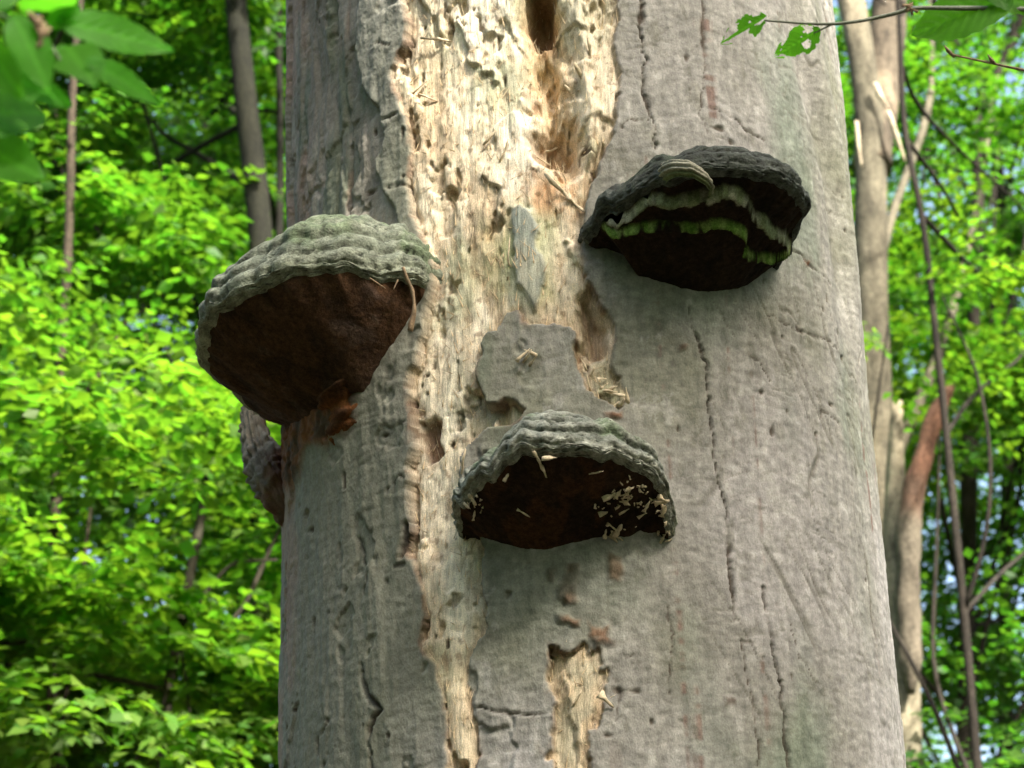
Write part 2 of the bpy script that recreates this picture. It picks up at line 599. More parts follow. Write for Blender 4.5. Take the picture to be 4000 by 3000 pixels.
    dw = -0.007 + 0.0026 * grain + 0.007 * lump - 0.007 * pit - 0.010 * bigpit + 0.006 * plate
    hole = sstep(0.74, 0.82, vnoise(s * 120, Z * 85)) * sstep(0.0, 0.4, vnoise(s * 11, Z * 7))
    crumb = fbm(s * 70, Z * 45, 3, 48)
    dw = dw + 0.0022 * crumb - 0.004 * hole
    dw = dw - 0.034 * cav * (1 + 0.5 * fbm(s * 16, Z * 9, 3, 49)) - 0.05 * deep - 0.022 * mid - 0.03 * slot - 0.014 * nick
    dw = dw + cav * 0.012 * fbm(s * 30, Z * 14, 4, 46)
    inner = sstep(0.0, 0.03, sd)
    dw = dw - 0.004 * (0.5 + fbm(s * 40, Z * 30, 3, 101)) * np.exp(-(np.clip(sd, 0, None) / 0.005) ** 2)
    d = d + 0.0014 * np.exp(-(np.clip(-sd, 0, None) / 0.010) ** 2) * (1 - wood)
    # the weathered tongue of old wood left standing, and the pale rib right of the hollow
    tongue = sstep(-0.001, 0.004, poly_sd(ws, wz, SZ([(1096, 462), (1118, 450), (1160, 470), (1166, 520), (1180, 575), (1172, 640), (1158, 668), (1132, 640), (1112, 610), (1106, 540)])))
    dw = dw * (1 - tongue) + tongue * (0.003 + 0.004 * fbm(s * 120, Z * 6, 3, 47))
    rib = sstep(-0.003, 0.012, poly_sd(ws, wz, SZ([(1222, -60), (1262, -60), (1285, 180), (1290, 330), (1268, 400), (1258, 300), (1246, 150)])))
    dw = dw + 0.012 * rib
    d = d * (1 - wood) + wood * (0.6 * (0.010 * fbm(s * 2.2, Z * 0.7, 2, 3)) + dw)
    # ---- colour of the bark
    C = np.zeros(s.shape + (3,)) + (0.207, 0.196, 0.168)
    big = fbm(s * 5, Z * 3, 4, 51)
    C = mixc(C, (0.275, 0.258, 0.235), sstep(0.0, 0.5, big))
    C = mixc(C, (0.135, 0.135, 0.092), sstep(0.0, 0.5, -big) * 0.85)
    C = mixc(C, (0.33, 0.315, 0.275), sstep(0.30, 0.38, fbm(s * 34, Z * 22, 5, 92, 0.62)) * 0.38)
    C = mixc(C, (0.105, 0.10, 0.07), sstep(0.35, 0.6, fbm(s * 48, Z * 30, 4, 93)) * 0.4)
    C = mixc(C, (0.13, 0.165, 0.115), sstep(0.1, 0.5, fbm(s * 6, Z * 2.5, 4, 52)) * 0.55)
    C = C * (1 + 0.22 * streak)[..., None]
    C = C * (1 + 0.30 * fbm(s * 90, Z * 200, 3, 53))[..., None]
    # left flank: greener, darker, old surface
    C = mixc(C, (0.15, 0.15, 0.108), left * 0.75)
    pc = np.zeros_like(C) + (0.15, 0.135, 0.105)
    pc = mixc(pc, (0.23, 0.205, 0.165), sstep(-0.1, 0.4, fbm(s * 35, Z * 9, 4, 54)))
    pc = mixc(pc, (0.085, 0.1, 0.06), sstep(0.1, 0.5, fbm(s * 18, Z * 4, 4, 55)) * 0.8)
    pc = mixc(pc, (0.16, 0.10, 0.065), sstep(0.45, 0.65, fbm(s * 50, Z * 8, 4, 56)) * 0.55)
    C = mixc(C, pc, panel * 0.9)
    # brownish strip along the left edge lower down
    q = sstep(-0.44, -0.50, s + 0.02 * fbm(s * 20, Z * 8, 3, 57)) * sstep(0.0, 0.3, fbm(s * 14, Z * 7, 3, 58) + 0.25)
    C = mixc(C, (0.25, 0.165, 0.125), q * 0.6)
    # thin vertical run marks on the pale flank
    run = sstep(0.45, 0.7, fbm(s * 60, Z * 2.0, 3, 59)) * sstep(-0.1, 0.3, fbm(s * 10, Z * 60, 3, 60))
    C = mixc(C, (0.14, 0.085, 0.065), run * sstep(-0.02, 0.05, s) * 0.8)
    # slanting growth wrinkles
    wr = np.abs(vnoise((s + Z * 0.55) * 42 + 1.5 * vnoise(s * 7, Z * 7), s * 6 - Z * 4))
    wrm = sstep(0.07, 0.0, wr) * sstep(-0.2, 0.35, vnoise(s * 9, Z * 9 + 3)) * sstep(0.08, 0.18, s)
    C = mixc(C, (0.10, 0.092, 0.07), wrm * 0.75)
    hw = np.abs(vnoise(s * 7 + 2 * vnoise(s * 12, Z * 12), Z * 75 + 1.5 * vnoise(s * 14, Z * 6)))
    hwm = sstep(0.10, 0.0, hw) * sstep(0.05, 0.4, fbm(s * 16, Z * 12, 3, 96))
    C = mixc(C, (0.12, 0.112, 0.085), hwm * 0.55)
    d = d - hwm * 0.0010
    pits = sstep(0.90, 0.97, vnoise(s * 75, Z * 60 + 11)) * sstep(-0.3, 0.2, vnoise(s * 8 + 4, Z * 8))
    C = mixc(C, (0.06, 0.045, 0.03), pits * 0.9)
    d = d - pits * 0.003
    d = d - wrm * 0.0018 * (1 - wood)
    C = mixc(C, (0.055, 0.042, 0.03), np.clip(crack * 1.1, 0, 1))
    # rust-coloured threads under the brackets
    def stain_or_shade(pts, w, seed):
        return sstep(-w, w, poly_sd(s + 0.012 * fbm(s * 30, Z * 22, 4, seed), Z + 0.016 * fbm(s * 30, Z * 22, 4, seed + 1), SZ(pts)))
    rust = stain_or_shade([(660, 800), (800, 800), (795, 900), (770, 945), (720, 950), (690, 960), (650, 1060), (618, 1060), (622, 930), (650, 880)], 0.012, 61)
    for x, y, a, b in ((1228, 1265, 13, 42), (1318, 1228, 16, 30), (1190, 1252, 9, 9), (1225, 1332, 26, 9), (1285, 1352, 24, 12), (1305, 1392, 16, 8), (1570, 1525, 10, 9), (1470, 760, 8, 6), (1320, 914, 14, 8), (1735, 572, 7, 6)):
        rust = np.maximum(rust, 0.85 * stain_or_shade([(x - a, y - b), (x + a, y - b * 0.8), (x + a, y + b), (x - a * 0.7, y + b)], 0.004, 63 + x % 7))
    rc = np.zeros_like(C) + (0.15, 0.055, 0.018)
    rc = mixc(rc, (0.05, 0.028, 0.016), sstep(-0.2, 0.4, fbm(s * 40, Z * 40, 4, 65)))
    C = mixc(C, rc, rust * 0.9)
    d = d + rust * 0.004 * (1 + fbm(s * 90, Z * 90, 3, 66)) * (1 - wood)
    # cast shade of the right and low brackets, painted grey green on the bark
    bracket_shade = np.maximum(stain_or_shade([(1285, 540), (1340, 640), (1500, 690), (1660, 650), (1700, 560)], 0.03, 71),
                      0.8 * stain_or_shade([(990, 1100), (1420, 1180), (1380, 1330), (1180, 1380), (1060, 1340)], 0.04, 73))
    C = mixc(C, (0.15, 0.18, 0.13), bracket_shade * 0.55 * (0.6 + 0.4 * fbm(s * 20, Z * 20, 3, 75)))
    # ---- colour of the wood
    W = np.zeros_like(C) + (0.60, 0.51, 0.36)
    W = mixc(W, (0.70, 0.63, 0.48), sstep(0.0, 0.45, fbm(s * 14, Z * 6, 4, 81)))
    W = mixc(W, (0.47, 0.34, 0.20), sstep(0.15, 0.55, fbm(s * 12, Z * 5, 4, 82)) * 0.6)
    W = mixc(W, (0.33, 0.34, 0.19), sstep(0.15, 0.5, fbm(s * 13, Z * 6, 4, 83)) * 0.6)
    W = mixc(W, (0.33, 0.21, 0.11), np.clip(pit * 0.5 + bigpit * 0.4, 0, 1) * 0.6)
    W = W * (1 + 0.22 * grain)[..., None]
    speck = sstep(0.45, 0.6, fbm(s * 150, Z * 110, 2, 84))
    W = mixc(W, (0.14, 0.085, 0.045), speck * 0.6)
    W = mixc(W, (0.07, 0.045, 0.025), hole * 0.9)
    W = mixc(W, (0.36, 0.24, 0.13), sstep(0.15, 0.6, -crumb) * 0.45)
    lowz = sstep(2.55, 2.2, Z)
    W = mixc(W, W * np.array((0.95, 0.92, 0.88)), lowz)
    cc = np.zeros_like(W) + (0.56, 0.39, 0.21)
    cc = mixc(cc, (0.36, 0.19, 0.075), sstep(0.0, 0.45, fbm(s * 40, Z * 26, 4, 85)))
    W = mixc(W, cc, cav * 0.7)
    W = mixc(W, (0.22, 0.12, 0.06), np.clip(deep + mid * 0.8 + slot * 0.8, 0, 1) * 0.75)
    orange = stain_or_shade([(1130, 380), (1240, 370), (1262, 470), (1190, 480), (1140, 450)], 0.02, 86)
    W = mixc(W, (0.48, 0.22, 0.07), orange * 0.6 * sstep(-0.2, 0.3, fbm(s * 50, Z * 40, 3, 88)))
    W = mixc(W, (0.15, 0.07, 0.035), nick * 0.85)
    W = mixc(W, (0.28, 0.36, 0.12), stain_or_shade([(1140, 440), (1190, 470), (1190, 640), (1150, 660), (1080, 640), (1060, 520)], 0.02, 89) * 0.4)
    tg = np.zeros_like(W) + (0.25, 0.27, 0.23)
    tg = mixc(tg, (0.38, 0.36, 0.29), sstep(-0.1, 0.4, fbm(s * 90, Z * 6, 3, 90)))
    W = mixc(W, tg, tongue * 0.9)
    # remnants of grey inner bark on the wood
    gr = sstep(0.16, 0.30, fbm(ws * 15, wz * 8, 4, 91)) * (1 - cav)
    W = mixc(W, (0.40, 0.38, 0.27), gr * 0.5)
    edge = np.exp(-(np.clip(sd, 0, None) / 0.006) ** 2)
    W = mixc(W, (0.30, 0.17, 0.09), edge * 0.35)
    rim_ = stain_or_shade([(1015, 640), (1250, 640), (1290, 820), (1200, 900), (1010, 930)], 0.03, 102)
    W = mixc(W, (0.27, 0.25, 0.20), rim_ * sstep(-0.1, 0.35, fbm(s * 42, Z * 24, 4, 103, 0.6)) * 0.7)
    W = W * 1.15
    C = C * 1.16
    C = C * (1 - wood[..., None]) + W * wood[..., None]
    C = mixc(C, (0.15, 0.095, 0.06), np.exp(-(sd / 0.0030) ** 2) * (0.08 + 0.75 * sstep(-0.05, 0.3, fbm(s * 60, Z * 34, 4, 100, 0.65))))
    isl = stain_or_shade([(1050, 690), (1230, 680), (1250, 800), (1140, 840), (1050, 800)], 0.03, 94)
    C = mixc(C, (0.29, 0.275, 0.235), isl * (1 - wood) * sstep(-0.3, 0.3, fbm(s * 35, Z * 25, 3, 95)) * 0.6)
    return d, np.clip(C, 0.01, 0.9), wood


def trunk_surface(TH, Z, d):
    R = rad(Z) + d
    return np.stack([axis_x(Z) + R * np.sin(TH), -R * np.cos(TH), Z], -1)


def make_trunk():
    root = empty('dead_beech_tree', (float(axis_x(0)), 0, 0))
    tag(root, 'thick pale grey dead beech trunk with a long strip of bare rotten wood', 'dead tree')
    zf = np.concatenate([np.linspace(-0.1, 1.75, 30)[:-1], np.arange(1.75, 3.45, 0.0023), np.linspace(3.45, 4.6, 24)[1:]])
    tf = np.concatenate([np.arange(-1.85, 1.85, 0.0058), np.linspace(1.85, 2 * math.pi - 1.85, 60)[:-1]])
    Z, TH = np.meshgrid(zf, tf, indexing='ij')
    THw = np.where(TH > math.pi, TH - 2 * math.pi, TH)
    d, C, wood = trunk_fields(THw, Z)
    P = trunk_surface(THw, Z, d)
    # the snag's broken top, far above the frame
    top = sstep(4.0, 4.6, Z)
    P[..., 2] += top * 0.5 * fbm(THw * 1.5, Z * 0 + 3, 3, 99)
    nr, nc = Z.shape
    F = grid_faces(nr, nc, True)
    wv = wood.ravel()
    isw = wv[F].mean(1) > 0.5
    V = P.reshape(-1, 3)
    Cf = C.reshape(-1, 3)
    for nm, sel, mat in (('trunk', ~isw, M_BARK), ('exposed_wood', isw, M_WOOD)):
        f = F[sel]
        used, inv = np.unique(f.ravel(), return_inverse=True)
        o = mesh_obj(nm, V[used], inv.reshape(-1, 4), mat, root, Cf[used])
        o['label'] = 'grey beech bark with dark cracks' if nm == 'trunk' else 'cream and orange rotten wood stripped of bark'
    return root, TH, Z, P, wood, isw


TRUNK, T_TH, T_Z, T_P, T_W, _ = make_trunk()
_tv = T_P[:, :, :].reshape(-1, 3)
_front = (np.abs(np.where(T_TH > math.pi, T_TH - 2 * math.pi, T_TH)).ravel() < 1.45) & (T_Z.ravel() > 1.8) & (T_Z.ravel() < 3.4)
_tv = _tv[_front]
_tx, _ty = project(_tv)


def trunk_point(dx, dy):
    i = np.argmin((_tx - dx) ** 2 + (_ty - dy) ** 2)
    return _tv[i]


# ------------------------------------------------------------------ bracket fungi
def bracket(name, label, apx, az_off, inset, rim, cap_h, ridges, ridge_amp, col_fn, pore_fn, seed, nphi=260, ncap=90, npor=70, pore_pow=1.3, dome=1.0, up_tilt=0.0, lip=0.010, roll=0.0, lips=(), pore_shift=0.0):
    """rim: rows (phi degrees 0 = photograph right .. 180 = left, radius, rim z, cap height factor, underside depth)"""
    A, o, t, th = trunk_frame(*apx)
    c, s_ = math.cos(az_off), math.sin(az_off)
    o, t = o * c + t * s_, t * c - o * s_
    origin = A - o * inset
    root = empty(name, A)
    tag(root, label, 'bracket fungus')
    rim = np.array(rim, float)
    ph = np.radians(np.linspace(rim[0, 0], rim[-1, 0], nphi))
    pd = np.degrees(ph)

    def ip(k):
        v = np.interp(pd, rim[:, 0], rim[:, k])
        for _ in range(6):
            v[1:-1] = 0.5 * v[1:-1] + 0.25 * (v[:-2] + v[2:])
        return v
    rr, rz, rh, rb = ip(1), ip(2), ip(3), ip(4) * 0.88
    rr = rr * (1 + 0.03 * fbm(ph * 5, ph * 0 + seed, 3, seed) + 0.010 * vnoise(ph * 22, ph * 0 + seed))
    rz = rz + 0.006 * fbm(ph * 8, ph * 0 + 4.4, 3, seed + 3) + 0.0036 * vnoise(ph * 17, ph * 0 + 1.1)
    dirs = np.cos(ph)[:, None] * t + np.sin(ph)[:, None] * o
    up = np.array([0, 0, 1.0]) + t * roll
    # cap: from the trunk over the top to the lip
    al = np.linspace(0.0, math.pi / 2 + 0.75, ncap)
    AL, PH = np.meshgrid(al, ph, indexing='ij')
    hh = cap_h * rh
    rfac = np.where(AL < math.pi / 2, np.sin(np.clip(AL, 0, math.pi / 2)) ** dome, 1 - 0.10 * (1 - np.cos((AL - math.pi / 2) * 1.6)))
    zfac = np.where(AL < math.pi / 2, np.cos(AL) * hh, -np.sin((AL - math.pi / 2)) * lip * 1.6)
    u = np.clip(AL / (math.pi / 2), 0, 1.3)
    warp = 0.085 * fbm(PH * 4, AL * 1.6, 3, seed + 5) + 0.007 * vnoise(PH * 13, AL * 5.0)
    ph_r = np.clip(u + warp, 0.001, 1.02) ** 1.15 * ridges
    fr = ph_r - np.floor(ph_r)
    rdg = (np.sin(np.clip(fr, 0, 1) * math.pi) ** 0.55) * (0.6 + 0.5 * vnoise(np.floor(ph_r) * 3.3, PH * 5))
    lump = fbm(PH * 6, AL * 3, 4, seed + 7)
    knob = vnoise(PH * 44 + 3 * np.floor(ph_r), AL * 9)
    off = ridge_amp * (rdg - 0.3) * sstep(0.05, 0.4, u) + 0.0026 * lump + 0.0013 * fbm(PH * 26, AL * 26, 4, seed + 9, 0.65) + 0.0007 * knob * sstep(0.6, 0.95, u)
    holes = sstep(0.62, 0.75, vnoise(PH * 55, AL * 30 + seed)) * sstep(0.2, 0.4, u)
    off = off - 0.003 * holes
    nr_ = np.sin(np.clip(AL, 0, math.pi * 0.62))
    nz_ = np.cos(np.clip(AL, 0, math.pi * 0.62))
    R = rr * rfac + off * nr_
    Zc = rz + zfac + off * nz_
    capP = origin + dirs[None] * R[..., None] + up * Zc[..., None]
    cc = col_fn(PH, u, fr, rdg, lump, holes)
    cap = mesh_obj('cap', capP.reshape(-1, 3), grid_faces(ncap, nphi), M_CAP, root, cc.reshape(-1, 3))
    # pore surface: from the lip back to the trunk
    q = np.linspace(0, 1, npor)
    Q, PH2 = np.meshgrid(q, ph, indexing='ij')
    Rl = R[-1] + 0.001
    zl = Zc[-1] + 0.001

    def soft(v, w):
        k = np.ones(w) / w
        for _ in range(2):
            v = np.convolve(np.pad(v, w // 2, mode='edge'), k, mode='valid')
        return v
    wn_ = (nphi // 7) | 1
    inw = sstep(0.0, 0.16, Q)
    Rl = Rl * (1 - inw) + soft(Rl, wn_) * inw
    zl = zl * (1 - inw) + soft(zl, wn_) * inw
    Rp = Rl * (1 - Q)
    cx_, cy_ = Rp * np.cos(PH2), Rp * np.sin(PH2)
    rough = fbm(cx_ * 45, cy_ * 45 + Q * 3, 4, seed + 11)
    fine = fbm(cx_ * 260, cy_ * 260 + Q * 20, 2, seed + 12)
    depth = rb * (Q ** pore_pow)
    Zp = zl - depth + (0.004 * rough + 0.0007 * fine) * sstep(0.0, 0.08, Q) * (1 - Q)
    shift = t * pore_shift
    def place():
        return origin + dirs[None] * Rp[..., None] + up * Zp[..., None] + shift * Q[..., None]
    porP = place()
    pc = pore_fn(PH2, Q, rough, fine)
    gx, gy = project(porP.reshape(-1, 3))
    for k, (pts, drop, wq, ca, cb) in enumerate(lips):
        hits = []
        for (x, y) in pts:
            i = np.argmin((gx - x) ** 2 + (gy - y) ** 2)
            hits.append((PH2.ravel()[i], Q.ravel()[i]))
        hits = np.array(sorted(hits))
        q0 = np.interp(ph, hits[:, 0], hits[:, 1])
        q0 = q0 + 0.020 * fbm(ph * 7, ph * 0 + k, 3, seed + k) + 0.006 * vnoise(ph * 22, ph * 0 + k * 3)
        ends = sstep(hits[0, 0] - 0.05, hits[0, 0] + 0.05, ph) * sstep(hits[-1, 0] + 0.05, hits[-1, 0] - 0.05, ph)
        wl_ = wq * (0.55 + 0.7 * np.clip(0.5 + 0.7 * vnoise(ph * 11, ph * 0 + 5 + k), 0, 1.2))
        Zp = Zp - drop * ends * sstep(q0 - 0.010, q0 + 0.014, Q) - 0.004 * ends * np.exp(-((Q - q0 - wl_ * 0.6) / (wl_ + 1e-3)) ** 2)
        mk = sstep(q0 - 0.012, q0 + 0.002, Q) * sstep(q0 + wl_ * 1.6, q0 + wl_ * 0.7, Q + 0.03 * fbm(cx_ * 120, cy_ * 120, 3, 4 + k)) * ends
        lc = mixc(np.zeros(pc.shape) + ca, cb, sstep(-0.2, 0.4, fbm(cx_ * 90, cy_ * 90, 3, 14 + k)))
        pc = pc * (1 - mk[..., None] * 0.95) + lc * mk[..., None] * 0.95
    porP = place()
    mesh_obj('pore_surface', porP.reshape(-1, 3), grid_faces(npor, nphi)[:, ::-1], M_PORE, root, pc.reshape(-1, 3))
    return root, porP, capP


def cap_green(base, light, dark, moss):
    def f(PH, u, fr, rdg, lump, holes):
        c = np.zeros(PH.shape + (3,)) + base
        c = mixc(c, light, np.clip(rdg, 0, 1) ** 2 * 0.6)
        c = mixc(c, dark, sstep(0.22, 0.0, np.minimum(fr, 1 - fr)) * 0.55)
        c = mixc(c, moss, sstep(0.0, 0.5, fbm(PH * 5, u * 5, 4, 77)) * 0.7)
        c = mixc(c, light, sstep(0.88, 1.0, u) * 0.7)
        c = mixc(c, dark, sstep(0.15, 0.5, fbm(PH * 22, u * 16, 4, 78)) * 0.5)
        c = mixc(c, light, sstep(0.25, 0.5, fbm(PH * 26, u * 12, 4, 79)) * 0.5)
        c = mixc(c, (0.02, 0.02, 0.015), holes * 0.85)
        c = c * (1 + 0.25 * lump)[..., None]
        return np.clip(c, 0.01, 0.8)
    return f


def pore_brown(base, dark, pale, ppos=None):
    def f(PH, Q, rough, fine):
        c = np.zeros(PH.shape + (3,)) + base
        c = mixc(c, dark, sstep(-0.1, 0.45, rough) * 0.7)
        c = mixc(c, pale, sstep(0.2, 0.5, np.roll(rough, 37, axis=1)) * 0.4)
        if ppos is not None:
            c = mixc(c, pale, np.exp(-((np.degrees(PH) - ppos[0]) / ppos[1]) ** 2 - ((Q - ppos[2]) / ppos[3]) ** 2) * 0.75)
        c = c * (1 + 0.25 * fine)[..., None]
        return np.clip(c, 0.004, 0.8)
    return f


GR = ((0.10, 0.19, 0.03), (0.19, 0.27, 0.07))
PG = ((0.20, 0.23, 0.12), (0.34, 0.34, 0.24))
# left bracket: big hoof on the trunk's flank
LB, LB_P, LB_C = bracket(
    'bracket_fungus', 'largest bracket fungus, hoof shaped, grey green ridged cap, jutting past the trunk edge', (752, 742), 0.0, 0.09,
    [(-38, 0.135, 0.050, 0.5, 0.03), (0, 0.138, 0.050, 0.7, 0.06), (25, 0.160, 0.050, 0.9, 0.10), (42, 0.190, 0.042, 1.0, 0.15), (60, 0.230, 0.040, 1.0, 0.18), (75, 0.258, 0.034, 1.05, 0.20),
     (92, 0.268, 0.020, 1.0, 0.165), (110, 0.270, 0.008, 1.0, 0.16), (128, 0.255, -0.012, 0.95, 0.15), (150, 0.225, -0.026, 0.95, 0.135), (185, 0.185, -0.04, 0.8, 0.10), (215, 0.16, -0.04, 0.5, 0.06)],
    0.118, 7.0, 0.012, cap_green((0.130, 0.145, 0.105), (0.27, 0.285, 0.205), (0.045, 0.045, 0.03), (0.11, 0.15, 0.075)),
    pore_brown((0.060, 0.031, 0.015), (0.024, 0.015, 0.010), (0.085, 0.062, 0.05), (60, 35, 0.7, 0.2)), 3, pore_pow=0.8, dome=0.8, pore_shift=0.05, npor=110)

# right bracket: broken, two tiers, dark
RB, RB_P, RB_C = bracket(
    'bracket_fungus', 'dark weathered bracket fungus with wavy bright green ridges on its broken underside', (1502, 520), -0.1, 0.06,
    [(-40, 0.082, 0.000, 0.5, 0.04), (0, 0.100, -0.010, 0.7, 0.05), (20, 0.126, -0.008, 0.7, 0.07), (36, 0.150, 0.006, 0.8, 0.085), (46, 0.168, 0.018, 0.8, 0.09), (50, 0.188, 0.024, 0.9, 0.10), (75, 0.218, 0.026, 1.0, 0.108),
     (95, 0.228, 0.022, 1.0, 0.108), (115, 0.213, 0.012, 1.0, 0.10), (145, 0.172, -0.004, 0.9, 0.085), (180, 0.136, -0.016, 0.8, 0.05), (220, 0.12, -0.012, 0.5, 0.04)],
    0.066, 4.0, 0.008, cap_green((0.040, 0.044, 0.033), (0.11, 0.12, 0.10), (0.016, 0.016, 0.014), (0.035, 0.05, 0.025)),
    pore_brown((0.024, 0.015, 0.009), (0.010, 0.008, 0.006), (0.04, 0.024, 0.013)), 8, pore_pow=1.0, dome=0.8, nphi=320, npor=150,
    lips=[([(1296, 452), (1330, 436), (1370, 422), (1400, 416), (1440, 418), (1490, 414), (1530, 406), (1562, 392), (1590, 400), (1614, 422), (1634, 452), (1662, 476), (1690, 498), (1708, 520)], 0.012, 0.019, *PG),
          ([(1285, 476), (1320, 468), (1360, 462), (1400, 456), (1440, 460), (1500, 462), (1545, 454), (1590, 460), (1606, 470), (1612, 492), (1606, 510), (1625, 526), (1650, 526), (1672, 530), (1692, 532), (1704, 520)], 0.010, 0.016, *GR)])

# low bracket in the middle
CB, CB_P, CB_C = bracket(
    'bracket_fungus', 'smaller bracket fungus below the two others, pale wavy rim, wood chips clinging to it', (1218, 1080), 0.0, 0.06,
    [(-40, 0.088, -0.056, 0.40, 0.02), (0, 0.106, -0.050, 0.45, 0.03), (18, 0.130, -0.038, 0.55, 0.05), (33, 0.150, -0.030, 0.6, 0.06), (37, 0.148, -0.002, 0.85, 0.09), (50, 0.172, 0.010, 1.0, 0.10), (72, 0.194, 0.018, 1.05, 0.115), (90, 0.202, 0.022, 1.1, 0.12),
     (106, 0.198, 0.020, 1.1, 0.12), (114, 0.190, 0.002, 0.95, 0.11), (140, 0.158, -0.012, 0.9, 0.09), (165, 0.124, -0.028, 0.8, 0.06), (185, 0.110, -0.038, 0.7, 0.04), (220, 0.095, -0.040, 0.4, 0.03)],
    0.066, 6.0, 0.011, cap_green((0.14, 0.15, 0.12), (0.32, 0.32, 0.255), (0.05, 0.055, 0.035), (0.12, 0.165, 0.085)),
    pore_brown((0.036, 0.020, 0.011), (0.015, 0.010, 0.007), (0.085, 0.035, 0.013), (90, 40, 0.75, 0.15)), 14, pore_pow=1.0, dome=0.75)


def picker(P):
    V = P.reshape(-1, 3)
    x, y = project(V)
    q = V - CAM
    dep = np.linalg.norm(q, axis=1)

    def pick(dx, dy):
        e = (x - dx) ** 2 + (y - dy) ** 2
        i = np.argmin(e + 400 * dep)
        return V[i]
    return pick


LBp, RBp, CBp = picker(LB_P), picker(RB_P), picker(CB_P)


def young_bracket():
    """little pale bracket growing out of the broken underside"""
    c = RBp(1484, 384)
    n1, n2 = 40, 60
    al = np.linspace(0, math.pi / 2 + 0.9, n1)
    ph = np.linspace(-0.35, math.pi + 0.35, n2)
    AL, PH = np.meshgrid(al, ph, indexing='ij')
    r = 0.033 * np.where(AL < math.pi / 2, np.sin(np.clip(AL, 0, 1.57)) ** 0.8, 1 - 0.25 * (AL - math.pi / 2))
    z = np.where(AL < math.pi / 2, 0.022 * np.cos(AL), -0.011 * np.sin(AL - math.pi / 2))
    r = r * (1 + 0.05 * np.sin(AL * 16)) * (1 + 0.05 * vnoise(PH * 4, PH * 0))
    V = np.stack([c[0] + r * np.cos(PH) * 0.95 - z * 0.2, c[1] + 0.004 - r * np.sin(PH) * 1.1, c[2] - 0.004 + z - 0.25 * r * np.cos(PH)], -1)
    C = np.zeros(V.shape) + (0.24, 0.23, 0.17)
    C = mixc(C, (0.36, 0.34, 0.25), sstep(0.1, 0.9, np.sin(AL * 16)))
    C = mixc(C, (0.12, 0.16, 0.05), sstep(1.6, 2.0, AL) * 0.8)
    o = mesh_obj('young_bracket', V.reshape(-1, 3), grid_faces(n1, n2), M_CAP, RB, C.reshape(-1, 3))
    o['label'] = 'small pale shell shaped young bracket'


young_bracket()

# ------------------------------------------------------------------ chips, splinters and fibres
def chip_mesh(L, W, T, seed):
    r = random.Random(seed)
    n = 5
    top, bot = [], []
    for i in range(n):
        t = i / (n - 1)
        w = W * (1.0 - 0.75 * t * t) * r.uniform(0.35, 1.35)
        b = 0.12 * L * math.sin(math.pi * t) * r.uniform(-1, 1)
        top += [(-L / 2 + L * t, -w / 2, T / 2 + b), (-L / 2 + L * t + r.uniform(-.1, .1) * L, w / 2, T / 2 + b)]
        bot += [(-L / 2 + L * t, -w / 2, -T / 2 + b), (-L / 2 + L * t + r.uniform(-.1, .1) * L, w / 2, -T / 2 + b)]
    V = np.array(top + bot)
    m = 2 * n
    F = []
    for i in range(n - 1):
        a = 2 * i
        F += [(a, a + 2, a + 3, a + 1), (m + a, m + a + 1, m + a + 3, m + a + 2), (a, m + a, m + a + 2, a + 2), (a + 1, a + 3, m + a + 3, m + a + 1)]
    F += [(0, 1, m + 1, m), (m - 2, 2 * m - 2, 2 * m - 1, m - 1)]
    return V, np.array(F)


def rot_basis(x, n):
    x = x / np.linalg.norm(x)
    n = n - x * (x @ n)
    n /= np.linalg.norm(n)
    return np.stack([x, np.cross(n, x), n], 0)


def put_chip(name, P, L, W, T, ang, seed, mat, parent=None, tilt=0.3):
    V, F = chip_mesh(L, W, T, seed)
    r = random.Random(seed * 7 + 1)
    x = RIG * math.cos(ang) + UPV * math.sin(ang) + FWD * r.uniform(-tilt, tilt)
    B = rot_basis(x, -FWD + 0.4 * np.array([r.uniform(-1, 1), r.uniform(-1, 1), r.uniform(-1, 1)]))
    return mesh_obj(name, V @ B + P, F, mat, parent, smooth=False)


CH = [(1160, 985, .020, .006, -60), (1172, 1008, .026, .006, -65), (1190, 974, .020, .006, 5), (1130, 1108, .020, .004, -30), (1018, 1075, .018, .010, -60),
      (1008, 1092, .012, .007, -40), (1023, 1110, .013, .005, 80), (1097, 1030, .012, .005, 60), (1314, 1072, .018, .010, 20), (1336, 1066, .014, .008, 60), (1352, 1082, .013, .009, -30),
      (1346, 1104, .016, .006, 30), (1302, 1104, .012, .006, 15), (1322, 1134, .016, .004, -40), (1306, 1152, .013, .006, 80), (1336, 1142, .020, .011, 60), (1328, 1160, .014, .010, -50),
      (1336, 1178, .022, .012, 75), (1330, 1192, .014, .009, 40), (1396, 1090, .016, .005, 60), (1388, 1110, .014, .004, 30), (1440, 1082, .020, .012, 10), (1450, 1074, .014, .008, -30),
      (1436, 1100, .016, .009, 70), (1424, 1180, .020, .009, 75), (1432, 1160, .014, .008, 60), (1414, 1196, .016, .009, -30), (1360, 1052, .013, .007, 20), (1284, 1020, .018, .004, 12), (1222, 1188, .010, .006, 80)]
for i, (x, y, L, W, a) in enumerate(CH):
    P = CBp(x, y) + np.array([0, -0.004, -0.003])
    o = put_chip('wood_chip', P, L * 0.85, W * 0.8, 0.0018, math.radians(a), i + 3, M_CHIP)
    o.location = (0, 0, 0)
    where = 'caught along the pale wavy rim of' if y < 1035 else ('in the crumbly cluster under the drooping lobe of' if x > 1290 else 'stuck to the dark brown underside of')
    tag(o, 'pale wood chip ' + where + ' the lowest bracket fungus', 'wood chip', 'wood chips ' + {'caught': 'along the rim of', 'in': 'clustered under', 'stuck': 'on the underside of'}[where.split(' ')[0]] + ' the lowest bracket')
